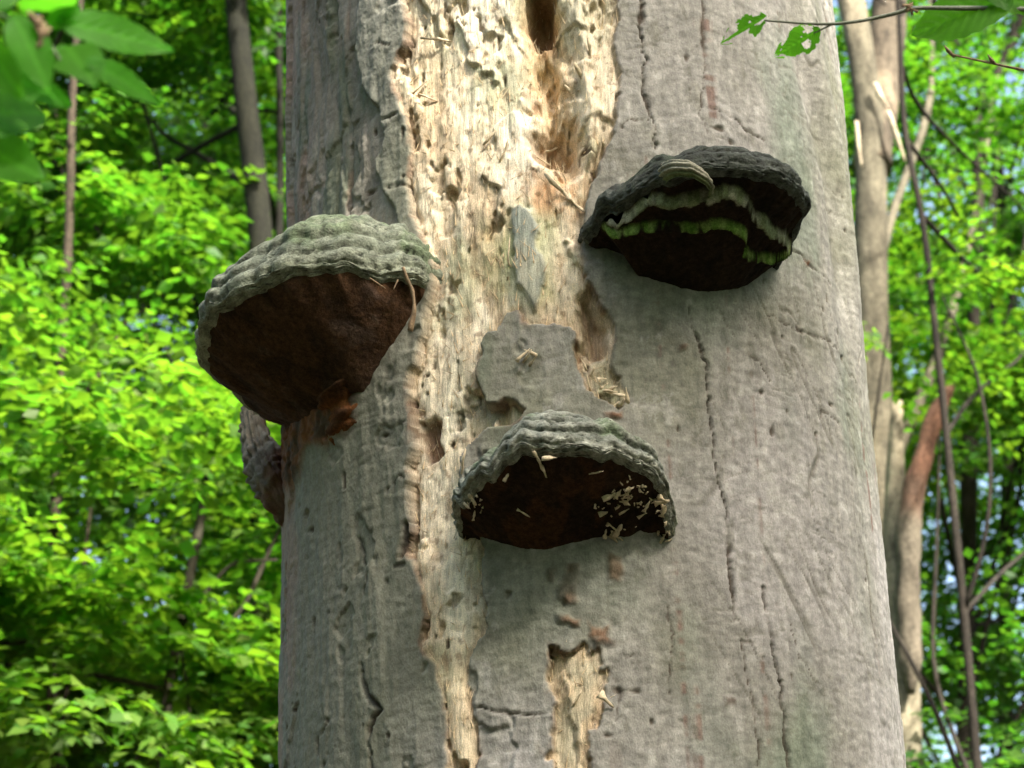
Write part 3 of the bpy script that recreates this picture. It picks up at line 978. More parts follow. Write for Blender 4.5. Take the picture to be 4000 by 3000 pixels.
def crumbs():
    parts = []
    r = random.Random(9)
    spots = [(1336, 1150), (1332, 1180), (1340, 1075), (1440, 1085), (1425, 1180), (1400, 1195), (1360, 1060), (1030, 1085), (1435, 1130), (1310, 1085), (1380, 1075)]
    for k in range(120):
        x, y = spots[r.randrange(len(spots))]
        p = CBp(x + r.gauss(0, 16), y + r.gauss(0, 13)) + np.array([0, -0.003, -0.002])
        V, F = chip_mesh(r.uniform(.002, .008), r.uniform(.001, .004), .0012, 300 + k)
        B = rot_basis(np.array([r.gauss(0, 1) for _ in range(3)]), np.array([r.gauss(0, 1), -2, r.gauss(0, 1)]))
        parts.append((V @ B + p, [F]))
    V, F = join(parts)
    o = mesh_obj('wood_crumbs', V, F, M_CHIP, None, smooth=False)
    tag(o, 'fine pale wood crumbs sprinkled under the lowest bracket fungus', 'wood crumbs', kind='stuff')


crumbs()
DEB = [(1262, 790), (1280, 806), (1300, 824), (1290, 800), (1320, 842), (1336, 858), (1316, 852), (1342, 872), (1328, 880), (1270, 830), (1352, 858), (1306, 838), (1140, 774), (1152, 782), (1130, 770), (1148, 764)]
for i, (x, y) in enumerate(DEB):
    P = trunk_point(x, y) + np.array([0, -0.006, 0])
    o = put_chip('wood_chip', P, random.uniform(.012, .024), random.uniform(.003, .006), 0.0016, random.uniform(0, 3.1), i + 60, M_CHIP, tilt=0.6)
    tag(o, 'straw coloured wood chip caught on the bark between the two upper bracket fungi', 'wood chip', 'wood chips caught on the bark')
SPL = [(1253, 165, .035, .006, -60), (1232, 200, .02, .004, -50), (1210, 415, .06, .006, -48), (1245, 445, .03, .007, -45), (950, 92, .05, .004, -8), (1300, 60, .03, .004, 85), (1275, 120, .04, .004, -80),
       (1060, 300, .03, .004, 50), (1090, 330, .03, .003, 70), (1190, 330, .04, .003, 20), (1165, 345, .04, .003, -30), (905, 195, .03, .004, 40), (925, 215, .025, .003, -20), (1020, 520, .03, .003, 80),
       (1308, 1515, .022, .009, -45), (1290, 350, .06, .005, 80), (1100, 560, .05, .003, 88), (1245, 1510, .02, .003, 60), (1000, 1000, .03, .004, 80)]
for i, (x, y, L, W, a) in enumerate(SPL):
    P = trunk_point(x, y) + np.array([0, -0.005, 0])
    put_chip('splinter', P, L, W, 0.002, math.radians(a), i + 90, M_CHIP, TRUNK, tilt=0.25)


def fibres():
    """frayed wood fibres all over the wound"""
    parts = []
    r = random.Random(5)
    idx = np.flatnonzero((T_W.ravel() > 0.5) & _front)
    allv = T_P.reshape(-1, 3)
    for k in range(900):
        p = allv[idx[r.randrange(len(idx))]]
        L = r.uniform(0.006, 0.022)
        a = random.gauss(math.pi / 2, 0.55)
        d = RIG * math.cos(a) + np.array([0, 0, 1.0]) * math.sin(a) + np.array([0, -1, 0]) * r.uniform(-0.1, 0.7)
        d = d / np.linalg.norm(d) * L
        w = r.uniform(0.0004, 0.0011)
        e = np.array([w, 0, 0]) if abs(d[0]) < abs(d[2]) else np.array([0, 0, w])
        o = p + np.array([0, -0.0015, 0])
        V = np.array([o - e, o + e, o + np.array([0, -w, 0]), o + d])
        F = np.array([(0, 1, 3), (1, 2, 3), (2, 0, 3)])
        parts.append((V, [F]))
    V, F = join(parts)
    c = np.zeros((len(V), 3)) + (0.55, 0.42, 0.25)
    c *= np.repeat(RNG.uniform(0.8, 1.25, len(V) // 4), 4)[:, None]
    o = mesh_obj('wood_fibres', V, F, M_WOOD, TRUNK, c)
    tag(o, kind='stuff')


fibres()


def hanging_twig():
    pts = [LBp(880, 592) + np.array([0, -.02, 0.01]), LBp(892, 640) + np.array([0, -.02, -.005]), trunk_point(898, 690) + np.array([0, -.03, 0]), trunk_point(886, 736) + np.array([0, -.03, 0])]
    P = smooth_path(pts, 24)
    R = np.interp(np.linspace(0, 1, 24), [0, .4, .6, 1], [.002, .0028, .0022, .0036])
    V, F = tube(P, R, 7, 0.35, 3)
    root = mesh_obj('dried_twig', V, F, M_DRY, None)
    tag(root, 'short dry brown twig dangling from the largest bracket fungus', 'twig')
    for k, (a, b, c_, d_) in enumerate([(806, 592, 836, 624), (862, 604, 850, 628)]):
        p = [LBp(a, b) + np.array([0, -.012, -.004]), LBp(c_, d_) + np.array([0, -.016, -.006])]
        V, F = tube(smooth_path(p, 6), np.linspace(.0012, .0006, 6), 5)
        mesh_obj('side_shoot', V, F, M_DRY, root)


hanging_twig()


def bark_flap():
    """swollen lobe of dead bark standing off the trunk's left flank under the big bracket"""
    pts = [at(545, 855, 0.02), at(542, 900, 0.0), at(556, 960, -0.02), at(580, 1020, -0.05), at(612, 1080, -0.08), at(640, 1120, -0.06)]
    nn, m = 90, 60
    P = smooth_path(pts, nn)
    R = np.interp(np.linspace(0, 1, nn), [0, .1, .4, .7, 1], [.004, .012, .018, .024, .018])
    V, F = tube(P, R, m, 0.2, 9)
    n = len(V)
    ctr = np.concatenate([np.repeat(P, m, axis=0), P[:1], P[-1:]])
    ang = np.concatenate([np.tile(np.arange(m) / m * 6.283, nn), [0, 0]])
    nz = fbm(np.cos(ang) * 5 + 9, np.sin(ang) * 5 + V[:, 2] * 14, 4, 3) + 0.6 * fbm(np.cos(ang) * 14 + 9, np.sin(ang) * 14 + V[:, 2] * 40, 3, 6)
    V = V + (V - ctr) * nz[:, None] * 0.45
    c = np.zeros((n, 3)) + (0.14, 0.125, 0.09)
    c = c * (1 + 0.5 * nz)[:, None]
    c = np.clip(mixc(c, (0.13, 0.06, 0.03), sstep(0.0, 0.5, fbm(V[:, 0] * 20 + V[:, 1] * 8, V[:, 2] * 14, 3, 8) + (V[:, 0] - P[nn // 2, 0]) * 8)), 0.01, 0.5)
    mesh_obj('bark_flap', V, F, M_BARK, TRUNK, c)


bark_flap()


def rusty_stem():
    """rust brown matted foot on which the big bracket tapers into the bark"""
    a, b = trunk_point(738, 838), trunk_point(728, 910)
    c_ = trunk_point(716, 965)
    P = smooth_path([a + np.array([-.01, .0, .03]), (a + b) / 2 + np.array([0, .006, 0]), b + np.array([0, .012, 0]), c_ + np.array([0, .014, 0])], 40)
    m = 48
    P = P - trunk_frame(730, 900)[1] * 0.022
    V, F = tube(P, np.interp(np.linspace(0, 1, 40), [0, .4, .8, 1], [.046, .040, .028, .010]), m, 0.15, 4)
    ctr = np.concatenate([np.repeat(P, m, axis=0), P[:1], P[-1:]])
    nz = fbm(V[:, 0] * 45 + V[:, 1] * 20, V[:, 2] * 45, 4, 7)
    V = V + (V - ctr) * nz[:, None] * 0.45
    c = mixc(np.zeros((len(V), 3)) + (0.13, 0.050, 0.016), (0.05, 0.024, 0.012), sstep(-0.2, 0.4, nz))
    c = mixc(c, (0.045, 0.024, 0.013), sstep(b[2] + 0.01, a[2] + 0.01, V[:, 2]) * 0.8)
    mesh_obj('rusty_foot', V, F, M_PORE, LB, c)['label'] = 'rust brown matted foot of the fungus'


rusty_stem()

# ------------------------------------------------------------------ leaves
def leaf_shape(L, W, nu=16, nv=7, wav=0.04, curl=0.12, fold=0.18, seed=0, holes=0.0, tooth=0.035):
    """one broad leaf along +x, flat in xy, as a grid with wavy margin"""
    u = np.linspace(0, 1, nu)
    v = np.linspace(-1, 1, nv)
    U, Vv = np.meshgrid(u, v, indexing='ij')
    w = np.sin(np.pi * U ** 0.85) ** 0.72 * (1 - 0.25 * U)
    w = w * (1 + tooth * np.sin(U * 46 + seed)) + 0.004
    x = U * L
    y = Vv * w * W / 2
    z = -curl * L * U ** 2 + fold * np.abs(y) * 0.6 + wav * W * np.sin(U * 9 + seed + 2 * np.sign(Vv)) * np.abs(Vv) ** 2
    z = z + 0.02 * W * np.cos(U * 60 - np.abs(Vv) * 14) * (1 - np.abs(Vv))
    P = np.stack([x, y, z], -1).reshape(-1, 3)
    F = grid_faces(nu, nv)
    if holes:
        uu, vv = U.ravel()[F].mean(1), Vv.ravel()[F].mean(1)
        nzz = fbm(uu * 6 + seed * 3.3, vv * 2.2, 3, seed)
        keep = (nzz < holes) | (np.abs(vv) < 0.16)
        F = F[keep]
    return P, F


def frame_from(xdir, ndir):
    x = np.asarray(xdir, float)
    x /= np.linalg.norm(x)
    n = np.asarray(ndir, float)
    n = n - x * (n @ x)
    n /= np.linalg.norm(n)
    return np.stack([x, np.cross(n, x), n], 0)


def near_leaf(root, base, tip, W_ratio, normal, seed, holes=0.0, col=(0.085, 0.17, 0.03), curl=0.12, name='leaf', hi=False):
    base, tip = np.asarray(base), np.asarray(tip)
    L = np.linalg.norm(tip - base)
    P, F = leaf_shape(L, L * W_ratio, 40 if hi else 22, 25 if hi else 11, seed=seed, holes=holes, curl=curl)
    B = frame_from(tip - base, normal)
    V = P @ B + base
    dv = V[np.argmax(P[:, 0])]
    c = np.zeros((len(V), 3)) + np.array(col)
    u = P[:, 0] / L
    vein = np.exp(-(P[:, 1] / (0.02 * L)) ** 2)
    vs = sstep(0.6, 1.0, np.cos(u * 60 - np.abs(P[:, 1]) / L * 40))
    c = c * (1 + 0.35 * vein + 0.12 * vs)[:, None]
    o = mesh_obj(name, V, [F], M_NEAR, root, c)
    return o


def branch_left():
    d = 1.25
    base = at_dist(-260, -40, d)
    root = empty('leafy_branch', base)
    tag(root, 'hanging beech branch with broad green leaves close in front of the trees', 'branch')
    stem = [at_dist(-260, -40, d), at_dist(-60, 10, d), at_dist(60, 60, d), at_dist(110, 100, d - 0.01), at_dist(140, 150, d)]
    V, F = tube(smooth_path(stem, 30), np.linspace(.0028, .0012, 30), 8, 0.15, 2)
    mesh_obj('twig', V, F, M_TWIG, root)
    stem2 = [at_dist(-200, 120, d + .03), at_dist(-40, 150, d + .03), at_dist(60, 190, d + .03)]
    V, F = tube(smooth_path(stem2, 20), np.linspace(.0022, .001, 20), 8, 0.15, 5)
    mesh_obj('twig', V, F, M_TWIG, root)
    N = -FWD
    def nrm(a, b, c=1.0): return N * c + RIG * a + UPV * b
    G = (0.060, 0.170, 0.020)
    LV = [((118, 42), (384, 104), .36, (0.1, .35), 1, .05), ((185, 130), (362, 216), .34, (-.3, .5), 2, .2), ((140, 98), (205, 170), .62, (.3, .2), 3, .1),
          ((-20, 150), (168, 218), .46, (.2, .4), 4, .15), ((-110, 250), (112, 228), .62, (-.1, .3), 5, .1), ((-80, 306), (74, 358), .62, (.1, .4), 6, .2),
          ((28, 30), (110, 190), .58, (.6, .1), 7, .1), ((60, -20), (165, 28), .7, (-.3, -.1), 8, .1), ((100, 60), (172, 10), .6, (.3, .5), 9, .1),
          ((-30, 90), (42, 210), .55, (-.5, .2), 10, .1), ((30, -60), (120, 20), .6, (.2, -.4), 12, .1), ((-60, 20), (50, -30), .6, (0, .3), 13, .1), ((300, 60), (382, 108), .01, (0, 1), 11, 0)]
    for b, t, w, n, s, cu in LV[:-1]:
        near_leaf(root, at_dist(*b, d + 0.02 * math.sin(s * 2.3)), at_dist(*t, d + 0.04 * math.sin(s * 1.7)), w, nrm(*n), s, 0, tuple(np.array(G) * (0.85 + 0.3 * ((s * 37) % 10) / 10)), cu, hi=(s < 3))
    # dry bud scales hanging from the fork
    for k in range(5):
        p0 = at_dist(76 + 4 * k, 52 + 8 * k, d - .012)
        put_chip('bud_scale', p0, .016, .004, .0008, math.radians(-60 - 14 * k), 200 + k, M_DRY, root)


branch_left()


def branch_right():
    d = 2.0
    root = empty('eaten_leaf_twig', at_dist(2240, 12, d))
    tag(root, 'thin grey twig with insect eaten leaves reaching in front of the dead trunk', 'twig')
    stem = [at_dist(2300, 22, d), at_dist(2100, 18, d), at_dist(1966, 17, d), at_dist(1940, 28, d), at_dist(1860, 46, d), at_dist(1805, 52, d), at_dist(1760, 52, d), at_dist(1650, 44, d)]
    V, F = tube(smooth_path(stem, 50), np.linspace(.0032, .0011, 50), 8, 0.12, 2)
    mesh_obj('stem', V, F, M_TWIG, root)
    st2 = [at_dist(1795, 54, d), at_dist(1770, 66, d), at_dist(1757, 72, d)]
    V, F = tube(smooth_path(st2, 8), np.linspace(.0011, .0007, 8), 6)
    mesh_obj('leaf_stalk', V, F, M_TWIG, root)
    G = (0.070, 0.170, 0.02)
    near_leaf(root, at_dist(1656, 34, d), at_dist(1554, 92, d), .55, -FWD + UPV * .2, 5, 0.02, G, .12, hi=True)
    near_leaf(root, at_dist(1772, 62, d), at_dist(1672, 124, d), .62, -FWD + RIG * .3, 8, 0.16, G, .1, hi=True)
    near_leaf(root, at_dist(2190, -10, d), at_dist(1962, 66, d), .62, -FWD + UPV * .5, 3, 0, G, .1, hi=True)
    near_leaf(root, at_dist(2120, -30, d), at_dist(2260, 22, d), .55, -FWD + UPV * .3, 6, 0, G, .1, hi=True)
    for k in range(4):
        put_chip('bud_scale', at_dist(1966 + 4 * k - 6, 16 + 3 * k - 4, d - .006), .012, .003, .0008, k * 0.9, 230 + k, M_DRY, root)
    # a second, bare twig lower down
    s = [at_dist(2300, 170, 2.2), at_dist(2212, 152, 2.2), at_dist(2130, 134, 2.2), at_dist(2056, 118, 2.2)]
    V, F = tube(smooth_path(s, 24), np.linspace(.0018, .0010, 24), 7, 0.2, 4)
    o = mesh_obj('bare_twig', V, F, M_DRY, None)
    tag(o, 'bare straight pale twig pointing at the dead trunk from the forest side', 'twig')
    for x, y in ((2056, 118), (2062, 124), (2150, 138)):
        p = at_dist(x, y, 2.2)
        V, F = tube([p, p + RIG * -.004 + UPV * .004, p + RIG * -.008 + UPV * .010], [.0012, .0022, .0005], 6)
        mesh_obj('bud', V, F, M_DRY, o)


branch_right()

# ------------------------------------------------------------------ forest
def spray_template(seed, n_side=9, L=0.8):
    """flat leafy spray: leaf base positions and directions in the xy plane"""
    r = random.Random(seed)
    P, D, S = [], [], []
    def leafrow(p, a, ln, step, size):
        k = int(ln / step)
        for i in range(k + 1):
            q = (p[0] + math.cos(a) * step * i, p[1] + math.sin(a) * step * i)
            side = 1 if i % 2 else -1
            b = a + side * r.uniform(0.6, 1.15)
            if i == k: b = a
            P.append((q[0], q[1], r.gauss(0, 0.02)))
            D.append(b + r.gauss(0, 0.15))
            S.append(size * r.uniform(0.7, 1.15))
    for i in range(n_side):
        t = (i + 1) / (n_side + 1)
        side = 1 if i % 2 else -1
        a = side * r.uniform(0.6, 1.0)
        ln = L * 0.5 * (1 - t * 0.75) * r.uniform(0.6, 1.1)
        leafrow((L * t, 0), a, ln, 0.055, 1.0)
    leafrow((0.2 * L, 0), 0.0, L * 0.8, 0.06, 1.0)
    return np.array(P), np.array(D), np.array(S)


TEMPL = [spray_template(i) for i in range(8)]


def leaves_mesh(centers, dirs, ups, scale, leaf, rng, hue):
    """sprays at centres; returns V, F, colour"""
    n = len(centers)
    which = rng.integers(0, len(TEMPL), n)
    Vs, Fs, Cs, off = [], [], [], 0
    for k, (P, D, S) in enumerate(TEMPL):
        ix = np.flatnonzero(which == k)
        if not len(ix): continue
        c, x, u, sc = centers[ix], dirs[ix], ups[ix], scale[ix]
        x = x / np.linalg.norm(x, axis=1)[:, None]
        u = u - x * np.sum(u * x, 1)[:, None]
        u /= np.linalg.norm(u, axis=1)[:, None]
        y = np.cross(u, x)
        m = len(P)
        droop = -0.10 * (P[:, 0] ** 2) / 0.8
        base = c[:, None] + sc[:, None, None] * (P[None, :, 0:1] * x[:, None] + P[None, :, 1:2] * y[:, None] + (P[None, :, 2:3] + droop[None, :, None]) * u[:, None])
        ld = np.cos(D)[None, :, None] * x[:, None] + np.sin(D)[None, :, None] * y[:, None]
        ld = ld + u[:, None] * rng.normal(-0.25, 0.22, (len(ix), m, 1))
        ld /= np.linalg.norm(ld, axis=2)[..., None]
        ln = u[:, None] + rng.normal(0, 0.38, (len(ix), m, 3))
        ln = ln - ld * np.sum(ln * ld, 2)[..., None]
        ln /= np.linalg.norm(ln, axis=2)[..., None]
        lw = np.cross(ln, ld)
        keep = rng.random((len(ix), m)) < 0.88
        base, ld, ln, lw = base[keep], ld[keep], ln[keep], lw[keep]
        size = (leaf * S[None, :] * np.ones((len(ix), 1)))[keep][:, None] * rng.uniform(0.8, 1.15, (len(base), 1))
        w = size * 0.30
        f = size * 0.07
        v = np.stack([base, base + ld * size * 0.42 + lw * w * 1.15 + ln * f, base + ld * size - ln * f, base + ld * size * 0.42 - lw * w * 1.15 + ln * f], 1)
        nl = len(base)
        i0 = off + np.arange(nl)[:, None] * 4
        Fs.append(np.concatenate([i0 + np.array([0, 1, 2]), i0 + np.array([0, 2, 3])]))
        Vs.append(v.reshape(-1, 3))
        sp = np.repeat(rng.uniform(0.75, 1.25, len(ix))[:, None], m, 1)[keep]
        br = rng.uniform(0.75, 1.25, nl) * sp
        col = np.array(hue)[None] * br[:, None]
        col[:, 0] *= rng.uniform(0.75, 1.3, nl)
        Cs.append(np.repeat(col, 4, axis=0))
        off += nl * 4
    return np.concatenate(Vs), np.concatenate(Fs), np.concatenate(Cs)


def crown_sprays(c, rad3, n, rng, clump=0.55, hollow=0.3):
    """points through an uneven crown volume, gathered in tiers and clumps"""
    k = max(6, n // 14)
    cc = rng.normal(0, 1, (k, 3))
    cc /= np.linalg.norm(cc, axis=1)[:, None]
    cc *= (hollow + (1 - hollow) * rng.random((k, 1)) ** 0.6)
    idx = rng.integers(0, k, n)
    p = cc[idx] + rng.normal(0, 1, (n, 3)) * np.array([0.16, 0.16, 0.05]) * clump / 0.55
    pts = c + p * rad3
    out = p * np.array([1, 1, 0.25])
    out = out / (np.linalg.norm(out, axis=1)[:, None] + 1e-6) + rng.normal(0, 0.35, (n, 3)) * np.array([1, 1, 0.35])
    up = np.array([0, 0, 1.0]) + rng.normal(0, 0.22, (n, 3))
    return pts, out, up


HUES = [(0.052, 0.130, 0.018), (0.064, 0.145, 0.020), (0.040, 0.108, 0.016), (0.080, 0.158, 0.022)]


def forest_tree(label, path, radii, crowns, bark=(0.07, 0.062, 0.045), seed=0, leaf=0.085, hue=0, limbs=6, group=None, name='tree', bark2=None, extra=None, sides=12):
    """path: trunk points from ground up; crowns: (centre, radii3, sprays)"""
    rng = np.random.default_rng(seed + 100)
    P = smooth_path(path, 60)
    root = empty(name, (P[0][0], P[0][1], 0))
    tag(root, label, 'tree', group)
    R = np.interp(np.linspace(0, 1, 60), np.linspace(0, 1, len(radii)), radii)
    V, F = tube(P, R, sides, 0.10, seed)
    c = np.zeros((len(V), 3)) + bark
    if bark2 is not None:
        c = mixc(c, bark2, sstep(-0.1, 0.35, fbm(V[:, 0] * 3 + V[:, 1] * 2, V[:, 2] * 1.2, 3, seed)))
    mesh_obj('trunk', V, F, M_TRUNK, root, c)
    for (c0, r3, n) in crowns:
        c0, r3 = np.asarray(c0, float), np.asarray(r3, float)
        for j in range(limbs):
            h = rng.uniform(0.35, 0.95)
            a = P[int(h * 59)]
            e = c0 + rng.normal(0, 0.45, 3) * r3
            e[2] = max(e[2], a[2] + 0.2)
            mid = (a + e) / 2 + np.array([0, 0, -0.15]) + rng.normal(0, 0.12, 3)
            w1, w2 = rng.normal(0, 0.05, 3), rng.normal(0, 0.05, 3)
            q = smooth_path([a, (a + mid) / 2 + w1, mid, (mid + e) / 2 + w2, e], 18)
            V, F = tube(q, np.linspace(max(0.010, R[int(h * 59)] * 0.35), 0.004, 18), 6, 0.2, j)
            mesh_obj('limb', V, F, M_TRUNK, root, np.zeros((len(V), 3)) + bark)
        n = int(n * 1.6)
        pts, out, up = crown_sprays(c0, r3, n, rng)
        V, F, C = leaves_mesh(pts, out, up, rng.uniform(0.45, 0.8, n), leaf * rng.uniform(0.55, 0.85), rng, HUES[hue])
        mesh_obj('crown', V, F, M_LEAF, root, C, smooth=False)
    if extra: extra(root)
    return root


def gp(dx, dy, Y):
    """ground point below a place in view"""
    p = at(dx, dy, Y)
    return np.array([p[0], p[1], -0.1])


def up_path(pts, Y, top=None):
    q = [at(x, y, Y) for x, y in pts]          # from low to high in the photo
    low = q[0].copy()
    g = np.array([low[0] + (q[0][0] - q[1][0]) * 0.5, Y, -0.1])
    res = [g] + q
    if top: res.append(q[-1] + np.array(top))
    return res


# --- left of the dead trunk
forest_tree('dark olive trunk standing just past the largest bracket fungus', up_path([(575, 900), (568, 520), (545, 330), (528, 180), (505, 0)], 4.4, (-0.3, 0, 3)), [.06, .055, .050, .046, .042, .035],
            [(at(430, 60, 6.2), (1.8, 1.2, 1.5), 330), (at(330, 480, 6.0), (1.3, 1.0, 1.0), 170)], (0.015, 0.015, 0.008), 1, 0.085, 0)  # bark tone darkened to carry the shade this trunk stands in
forest_tree('slim dark pole of a tree close along the left edge of the dead trunk', up_path([(598, 900), (606, 300), (600, 0)], 5.0, (0, 0, 2.5)), [.022, .020, .018, .016, .014],
            [(at(560, -120, 5.2), (1.2, 1.0, 0.9), 170)], (0.018, 0.016, 0.011), 2, 0.08, 2, 3)
forest_tree('thin sapling with a wavering brown stem among bright leaves', up_path([(112, 1659), (118, 1100), (130, 800), (150, 500), (155, 200)], 4.0, (0, 0, 1)), [.026, .024, .022, .019, .016, .01],
            [(at(150, 620, 5.0), (1.1, 0.8, 1.1), 170), (at(330, 1180, 4.4), (1.0, 0.8, 0.8), 230)], (0.05, 0.038, 0.024), 3, 0.085, 1, 5)
forest_tree('low spreading tree with the brightest yellow green leaf tiers', up_path([(330, 2400), (340, 1900), (360, 1500)], 3.6, (0.1, 0, 0.8)), [.03, .026, .02, .014],
            [(at(400, 1400, 3.8), (1.3, 1.1, 0.8), 330), (at(120, 1560, 4.0), (1.1, 0.9, 0.6), 200)], (0.045, 0.038, 0.025), 4, 0.085, 3, 5)
forest_tree('leafy tree filling the gap behind the thin sapling', up_path([(60, 2000), (70, 1200), (60, 400)], 7.0, (0, 0, 3)), [.05, .045, .04, .03],
            [(at(60, 420, 7.0), (1.9, 1.4, 1.6), 330), (at(250, 900, 7.2), (2.0, 1.4, 1.3), 330), (at(70, 1300, 7.0), (1.7, 1.3, 1.2), 230)], (0.035, 0.032, 0.022), 5, 0.085, 0)
forest_tree('tall tree with dense foliage behind the dark olive trunk', up_path([(450, 2200), (460, 1000), (450, 100)], 9.5, (0, 0, 4)), [.07, .065, .055, .04],
            [(at(420, 200, 9.5), (2.3, 1.5, 1.9), 300), (at(480, 800, 9.6), (2.2, 1.4, 1.5), 260), (at(300, 1350, 9.4), (2.3, 1.4, 1.5), 280), ((0.3, 2.0, 10.3), (2.2, 2.0, 0.8), 105), ((1.6, 4.5, 11.5), (2.2, 2.0, 0.8), 90)], (0.03, 0.027, 0.02), 6, 0.09, 2)  # last two crowns: unseen overhead, added to shade the trees behind

# --- right of the dead trunk
PALE, PALE2 = (0.12, 0.105, 0.07), (0.25, 0.21, 0.14)


def snag_bits(root):
    Y = 5.0
    # second stem, forking away behind
    q = smooth_path([at(1884, 360, Y + .02), at(1896, 250, Y + .08), at(1908, 160, Y + .12), at(1922, 40, Y + .16), at(1930, -160, Y + .2), at(1930, -400, Y + .3)], 30)
    V, F = tube(q, np.linspace(.085, .075, 30), 14, 0.12, 3)
    mesh_obj('fork_stem', V, F, M_TRUNK, root, mixc(np.zeros((len(V), 3)) + (0.10, 0.08, 0.055), (0.22, 0.17, 0.11), sstep(0, .4, fbm(V[:, 0] * 6, V[:, 2] * 3, 3, 4))))
    # torn pale splinters
    for pts, r in (([(1889, 180), (1904, 212), (1920, 236)], .016), ([(1918, 240), (1936, 292), (1956, 350)], .014), ([(1850, 262), (1856, 330), (1862, 360)], .012)):
        q = smooth_path([at(x, y, Y - .10) for x, y in pts], 12)
        V, F = tube(q, np.interp(np.linspace(0, 1, 12), [0, .3, 1], [r * .7, r, r * .3]), 6, 0.3, 3)
        mesh_obj('splinter', V, F, M_TRUNK, root, np.zeros((len(V), 3)) + (0.45, 0.37, 0.25))


forest_tree('pale forked beech trunk with a torn splinter behind the dead trunk', up_path([(1910, 2300), (1905, 1700), (1895, 1200), (1885, 800), (1876, 500), (1884, 310), (1874, 170), (1856, 80), (1838, 0)], 5.0, (-0.25, 0, 2.0)),
            [.15, .14, .12, .105, .092, .085, .072, .062, .056, .052, .03], [(at(2080, -260, 6.6), (1.2, 0.8, 0.6), 60)], PALE, 11, 0.085, 1, 3, bark2=PALE2, extra=snag_bits, sides=18)


def twin(root):
    Y = 4.4
    q = smooth_path([at(1968, 1500, Y), at(1964, 1380, Y), at(1962, 1250, Y), at(1962, 1120, Y - .02), at(1985, 1010, Y - .05), at(2012, 920, Y - .08), at(2040, 862, Y - .1), at(2056, 836, Y - .1)], 40)
    V, F = tube(q, np.interp(np.linspace(0, 1, 40), [0, .1, .5, .9, 1], [.01, .045, .042, .034, .018]), 14, 0.25, 6)
    c = mixc(np.zeros((len(V), 3)) + (0.12, 0.10, 0.07), (0.21, 0.105, 0.065), sstep(3.7, 4.0, V[:, 2] + 0.3 * fbm(V[:, 0] * 5, V[:, 2] * 4, 3, 2)))
    mesh_obj('broken_stem', V, F, M_TRUNK, root, c)['label'] = 'reddish broken stem leaning right'


forest_tree('pale snapped stub with a leaning reddish broken stem beside it', up_path([(1975, 2300), (1965, 1800), (1950, 1400), (1938, 1200), (1934, 1050), (1936, 900), (1938, 868)], 4.5), [.10, .095, .085, .08, .065, .06, .056, .02],
            [(at(2080, 1640, 5.2), (1.0, 0.8, 0.5), 120)], (0.17, 0.15, 0.10), 12, 0.085, 2, 2, bark2=(0.30, 0.25, 0.165), extra=twin, sides=16)


def y_fork(root):
    Y = 6.5
    for pts, r0 in (([(2110, 400), (2125, 200), (2090, 120), (2040, 70), (2000, -60)], .028), ([(2112, 240), (2150, 170), (2190, 90), (2230, -60)], .030)):
        q = smooth_path([at(x, y, Y) for x, y in pts], 24)
        V, F = tube(q, np.linspace(r0, r0 * .55, 24), 10, 0.15, 6)
        mesh_obj('fork_stem', V, F, M_TRUNK, root, np.zeros((len(V), 3)) + (0.028, 0.022, 0.016))


forest_tree('dark tree forking into a Y among the sky gaps', up_path([(2080, 1900), (2095, 1000), (2105, 600), (2115, 380), (2120, 230)], 6.5), [.05, .045, .042, .038, .034, .03],
            [(at(2200, 560, 6.6), (1.5, 1.1, 0.9), 190), (at(2080, 980, 6.6), (1.6, 1.2, 0.9), 190), (at(2150, 40, 7.0), (1.1, 0.9, 0.6), 60)], (0.028, 0.022, 0.016), 13, 0.085, 0, 5, extra=y_fork)
forest_tree('young tree with bright leaves beside the pale forked trunk', up_path([(2080, 1300), (2030, 800), (1990, 430), (1950, 300), (1945, 60)], 4.0, (0, 0, .6)), [.022, .02, .016, .014, .012, .008],
            [(at(2090, 700, 6.0), (0.7, 0.5, 0.5), 80), (at(2180, 860, 6.0), (0.9, 0.6, 0.6), 100), (at(1950, 720, 4.2), (0.22, 0.2, 0.18), 12)], (0.025, 0.02, 0.014), 14, 0.085, 3, 3)
forest_tree('leafy tree with low dark foliage on the shaded forest side', up_path([(2180, 2200), (2170, 1300), (2190, 700)], 8.0, (0, 0, 2)), [.05, .045, .04, .03],
            [(at(2150, 1250, 8.0), (2.0, 1.4, 1.2), 260), (at(2190, 800, 8.2), (1.8, 1.3, 1.1), 190), (at(2100, 1620, 7.8), (1.9, 1.3, 0.9), 220), (at(2180, 300, 8.4), (1.6, 1.2, 1.0), 120), ((5.4, 2.2, 10.3), (1.8, 2.0, 0.8), 80)], (0.03, 0.026, 0.018), 15, 0.09, 2)  # last crown: unseen overhead, added to shade the foliage on this side
# --- straight behind, mostly hidden by the dead trunk
forest_tree('tree with a straight trunk hidden behind the dead beech', up_path([(1250, 1700), (1260, 800), (1250, 0)], 8.5, (0, 0, 3)), [.15, .14, .11, .07],
            [(at(1000, 500, 8.6), (2.2, 1.3, 1.9), 220), (at(1500, 700, 8.6), (2.2, 1.3, 1.9), 220), (at(800, 1200, 8.6), (1.8, 1.3, 1.2), 180)], (0.06, 0.05, 0.04), 16, 0.09, 1)


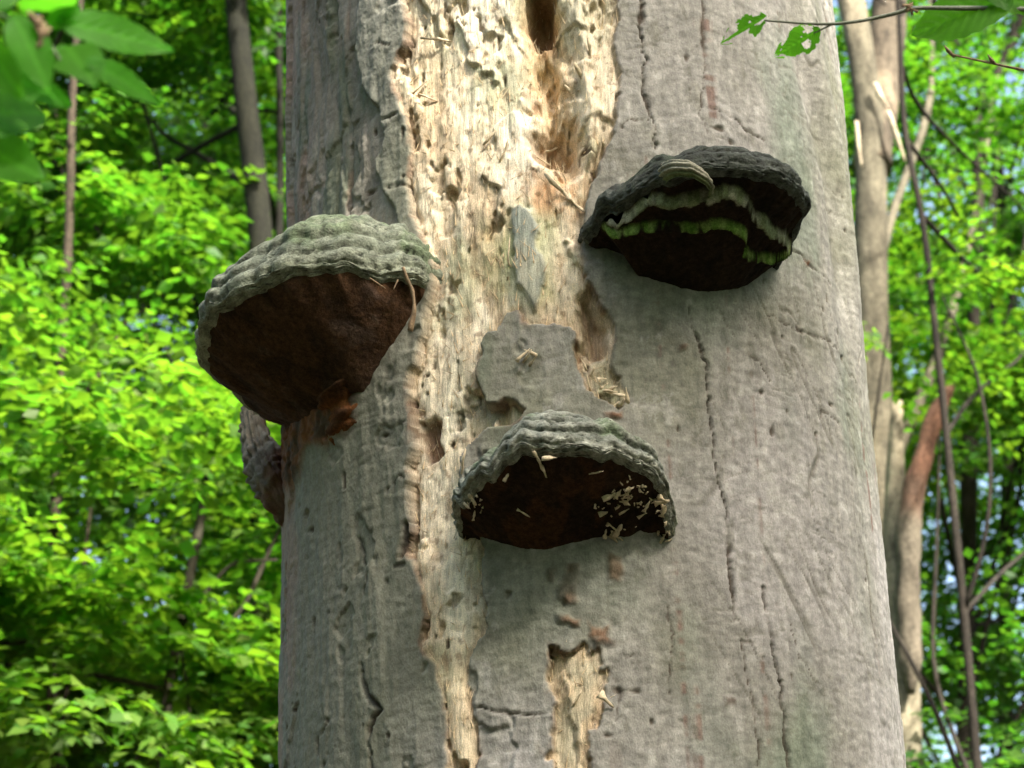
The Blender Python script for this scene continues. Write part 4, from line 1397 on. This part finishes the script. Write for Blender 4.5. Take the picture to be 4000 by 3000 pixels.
def far_woods():
    rng = np.random.default_rng(77)
    n = 4200
    X = rng.uniform(-16, 16, n)
    Yv = rng.uniform(15, 27, n)
    X = X * (Yv / 20)
    e = rng.uniform(0.08, 0.80, n)
    Zv = 1.5 + (Yv + 2.6) * e
    keep = fbm(X * 0.45, Zv * 0.45 + Yv * 0.2, 3, 9) > -0.10
    pts = np.stack([X, Yv, Zv], -1)[keep]
    n = len(pts)
    out = rng.normal(0, 1, (n, 3)) * np.array([1, 1, .3])
    up = np.array([0, 0, 1.0]) + rng.normal(0, .35, (n, 3))
    V, F, C = leaves_mesh(pts, out, up, rng.uniform(1.0, 1.7, n), 0.125, rng, HUES[0])
    o = mesh_obj('far_woodland', V, F, M_LEAF, None, C, smooth=False)
    tag(o, 'distant leafy woodland massed behind all the trunks', 'woodland', kind='stuff')


far_woods()


def woods_behind():
    """the rest of the wood, all round the clearing"""
    rng = np.random.default_rng(78)
    n = 2600
    a = rng.uniform(-2.6, 2.6, n)
    d = rng.uniform(8.5, 12.5, n)
    X, Yv = np.sin(a) * d, -np.cos(a) * d - 0.5
    Zv = rng.uniform(0.2, 8.6, n) * (1 - 0.1 * np.cos(a * 5))
    ok = Yv < 4
    pts = np.stack([X, Yv, Zv], -1)[ok]
    n = len(pts)
    out = rng.normal(0, 1, (n, 3)) * np.array([1, 1, .3])
    up = np.array([0, 0, 1.0]) + rng.normal(0, .35, (n, 3))
    V, F, C = leaves_mesh(pts, out, up, rng.uniform(1.8, 2.6, n), 0.30, rng, HUES[0])
    o = mesh_obj('surrounding_woodland', V, F, M_LEAF, None, C, smooth=False)
    tag(o, 'leafy wood surrounding the small clearing behind the viewpoint', 'woodland', kind='stuff')


woods_behind()


def shade_tree():
    """the beech that stands behind the photographer; its crown dapples the dead trunk"""
    D = 7.5
    cr = []
    for (x, y, r, n) in ((640, 300, .22, 2), (660, 800, .24, 5), (680, 1300, .24, 9), (760, 1650, .26, 9), (1050, 1600, .26, 7), (1330, 1560, .26, 5), (1650, 1640, .24, 3)):  # unseen leaf clumps set along sun rays to shade the left and lower trunk
        s_, z_ = on_trunk(x, y)
        th = s_ / RS
        p = np.array([float(axis_x(z_)) + 0.4 * math.sin(th), -0.4 * math.cos(th), z_]) + SUN * D
        cr.append((p, (r, r, r * 0.6), n))
    forest_tree('leafy beech standing behind the viewpoint and shading the dead trunk', [(2.6, -8.5, -0.1), (2.6, -8.3, 4), (2.4, -7.8, 9), (2.3, -7.5, 13)], [.3, .25, .16, .06],
                cr, (0.2, 0.18, 0.15), 31, 0.11, 0, 2)


shade_tree()
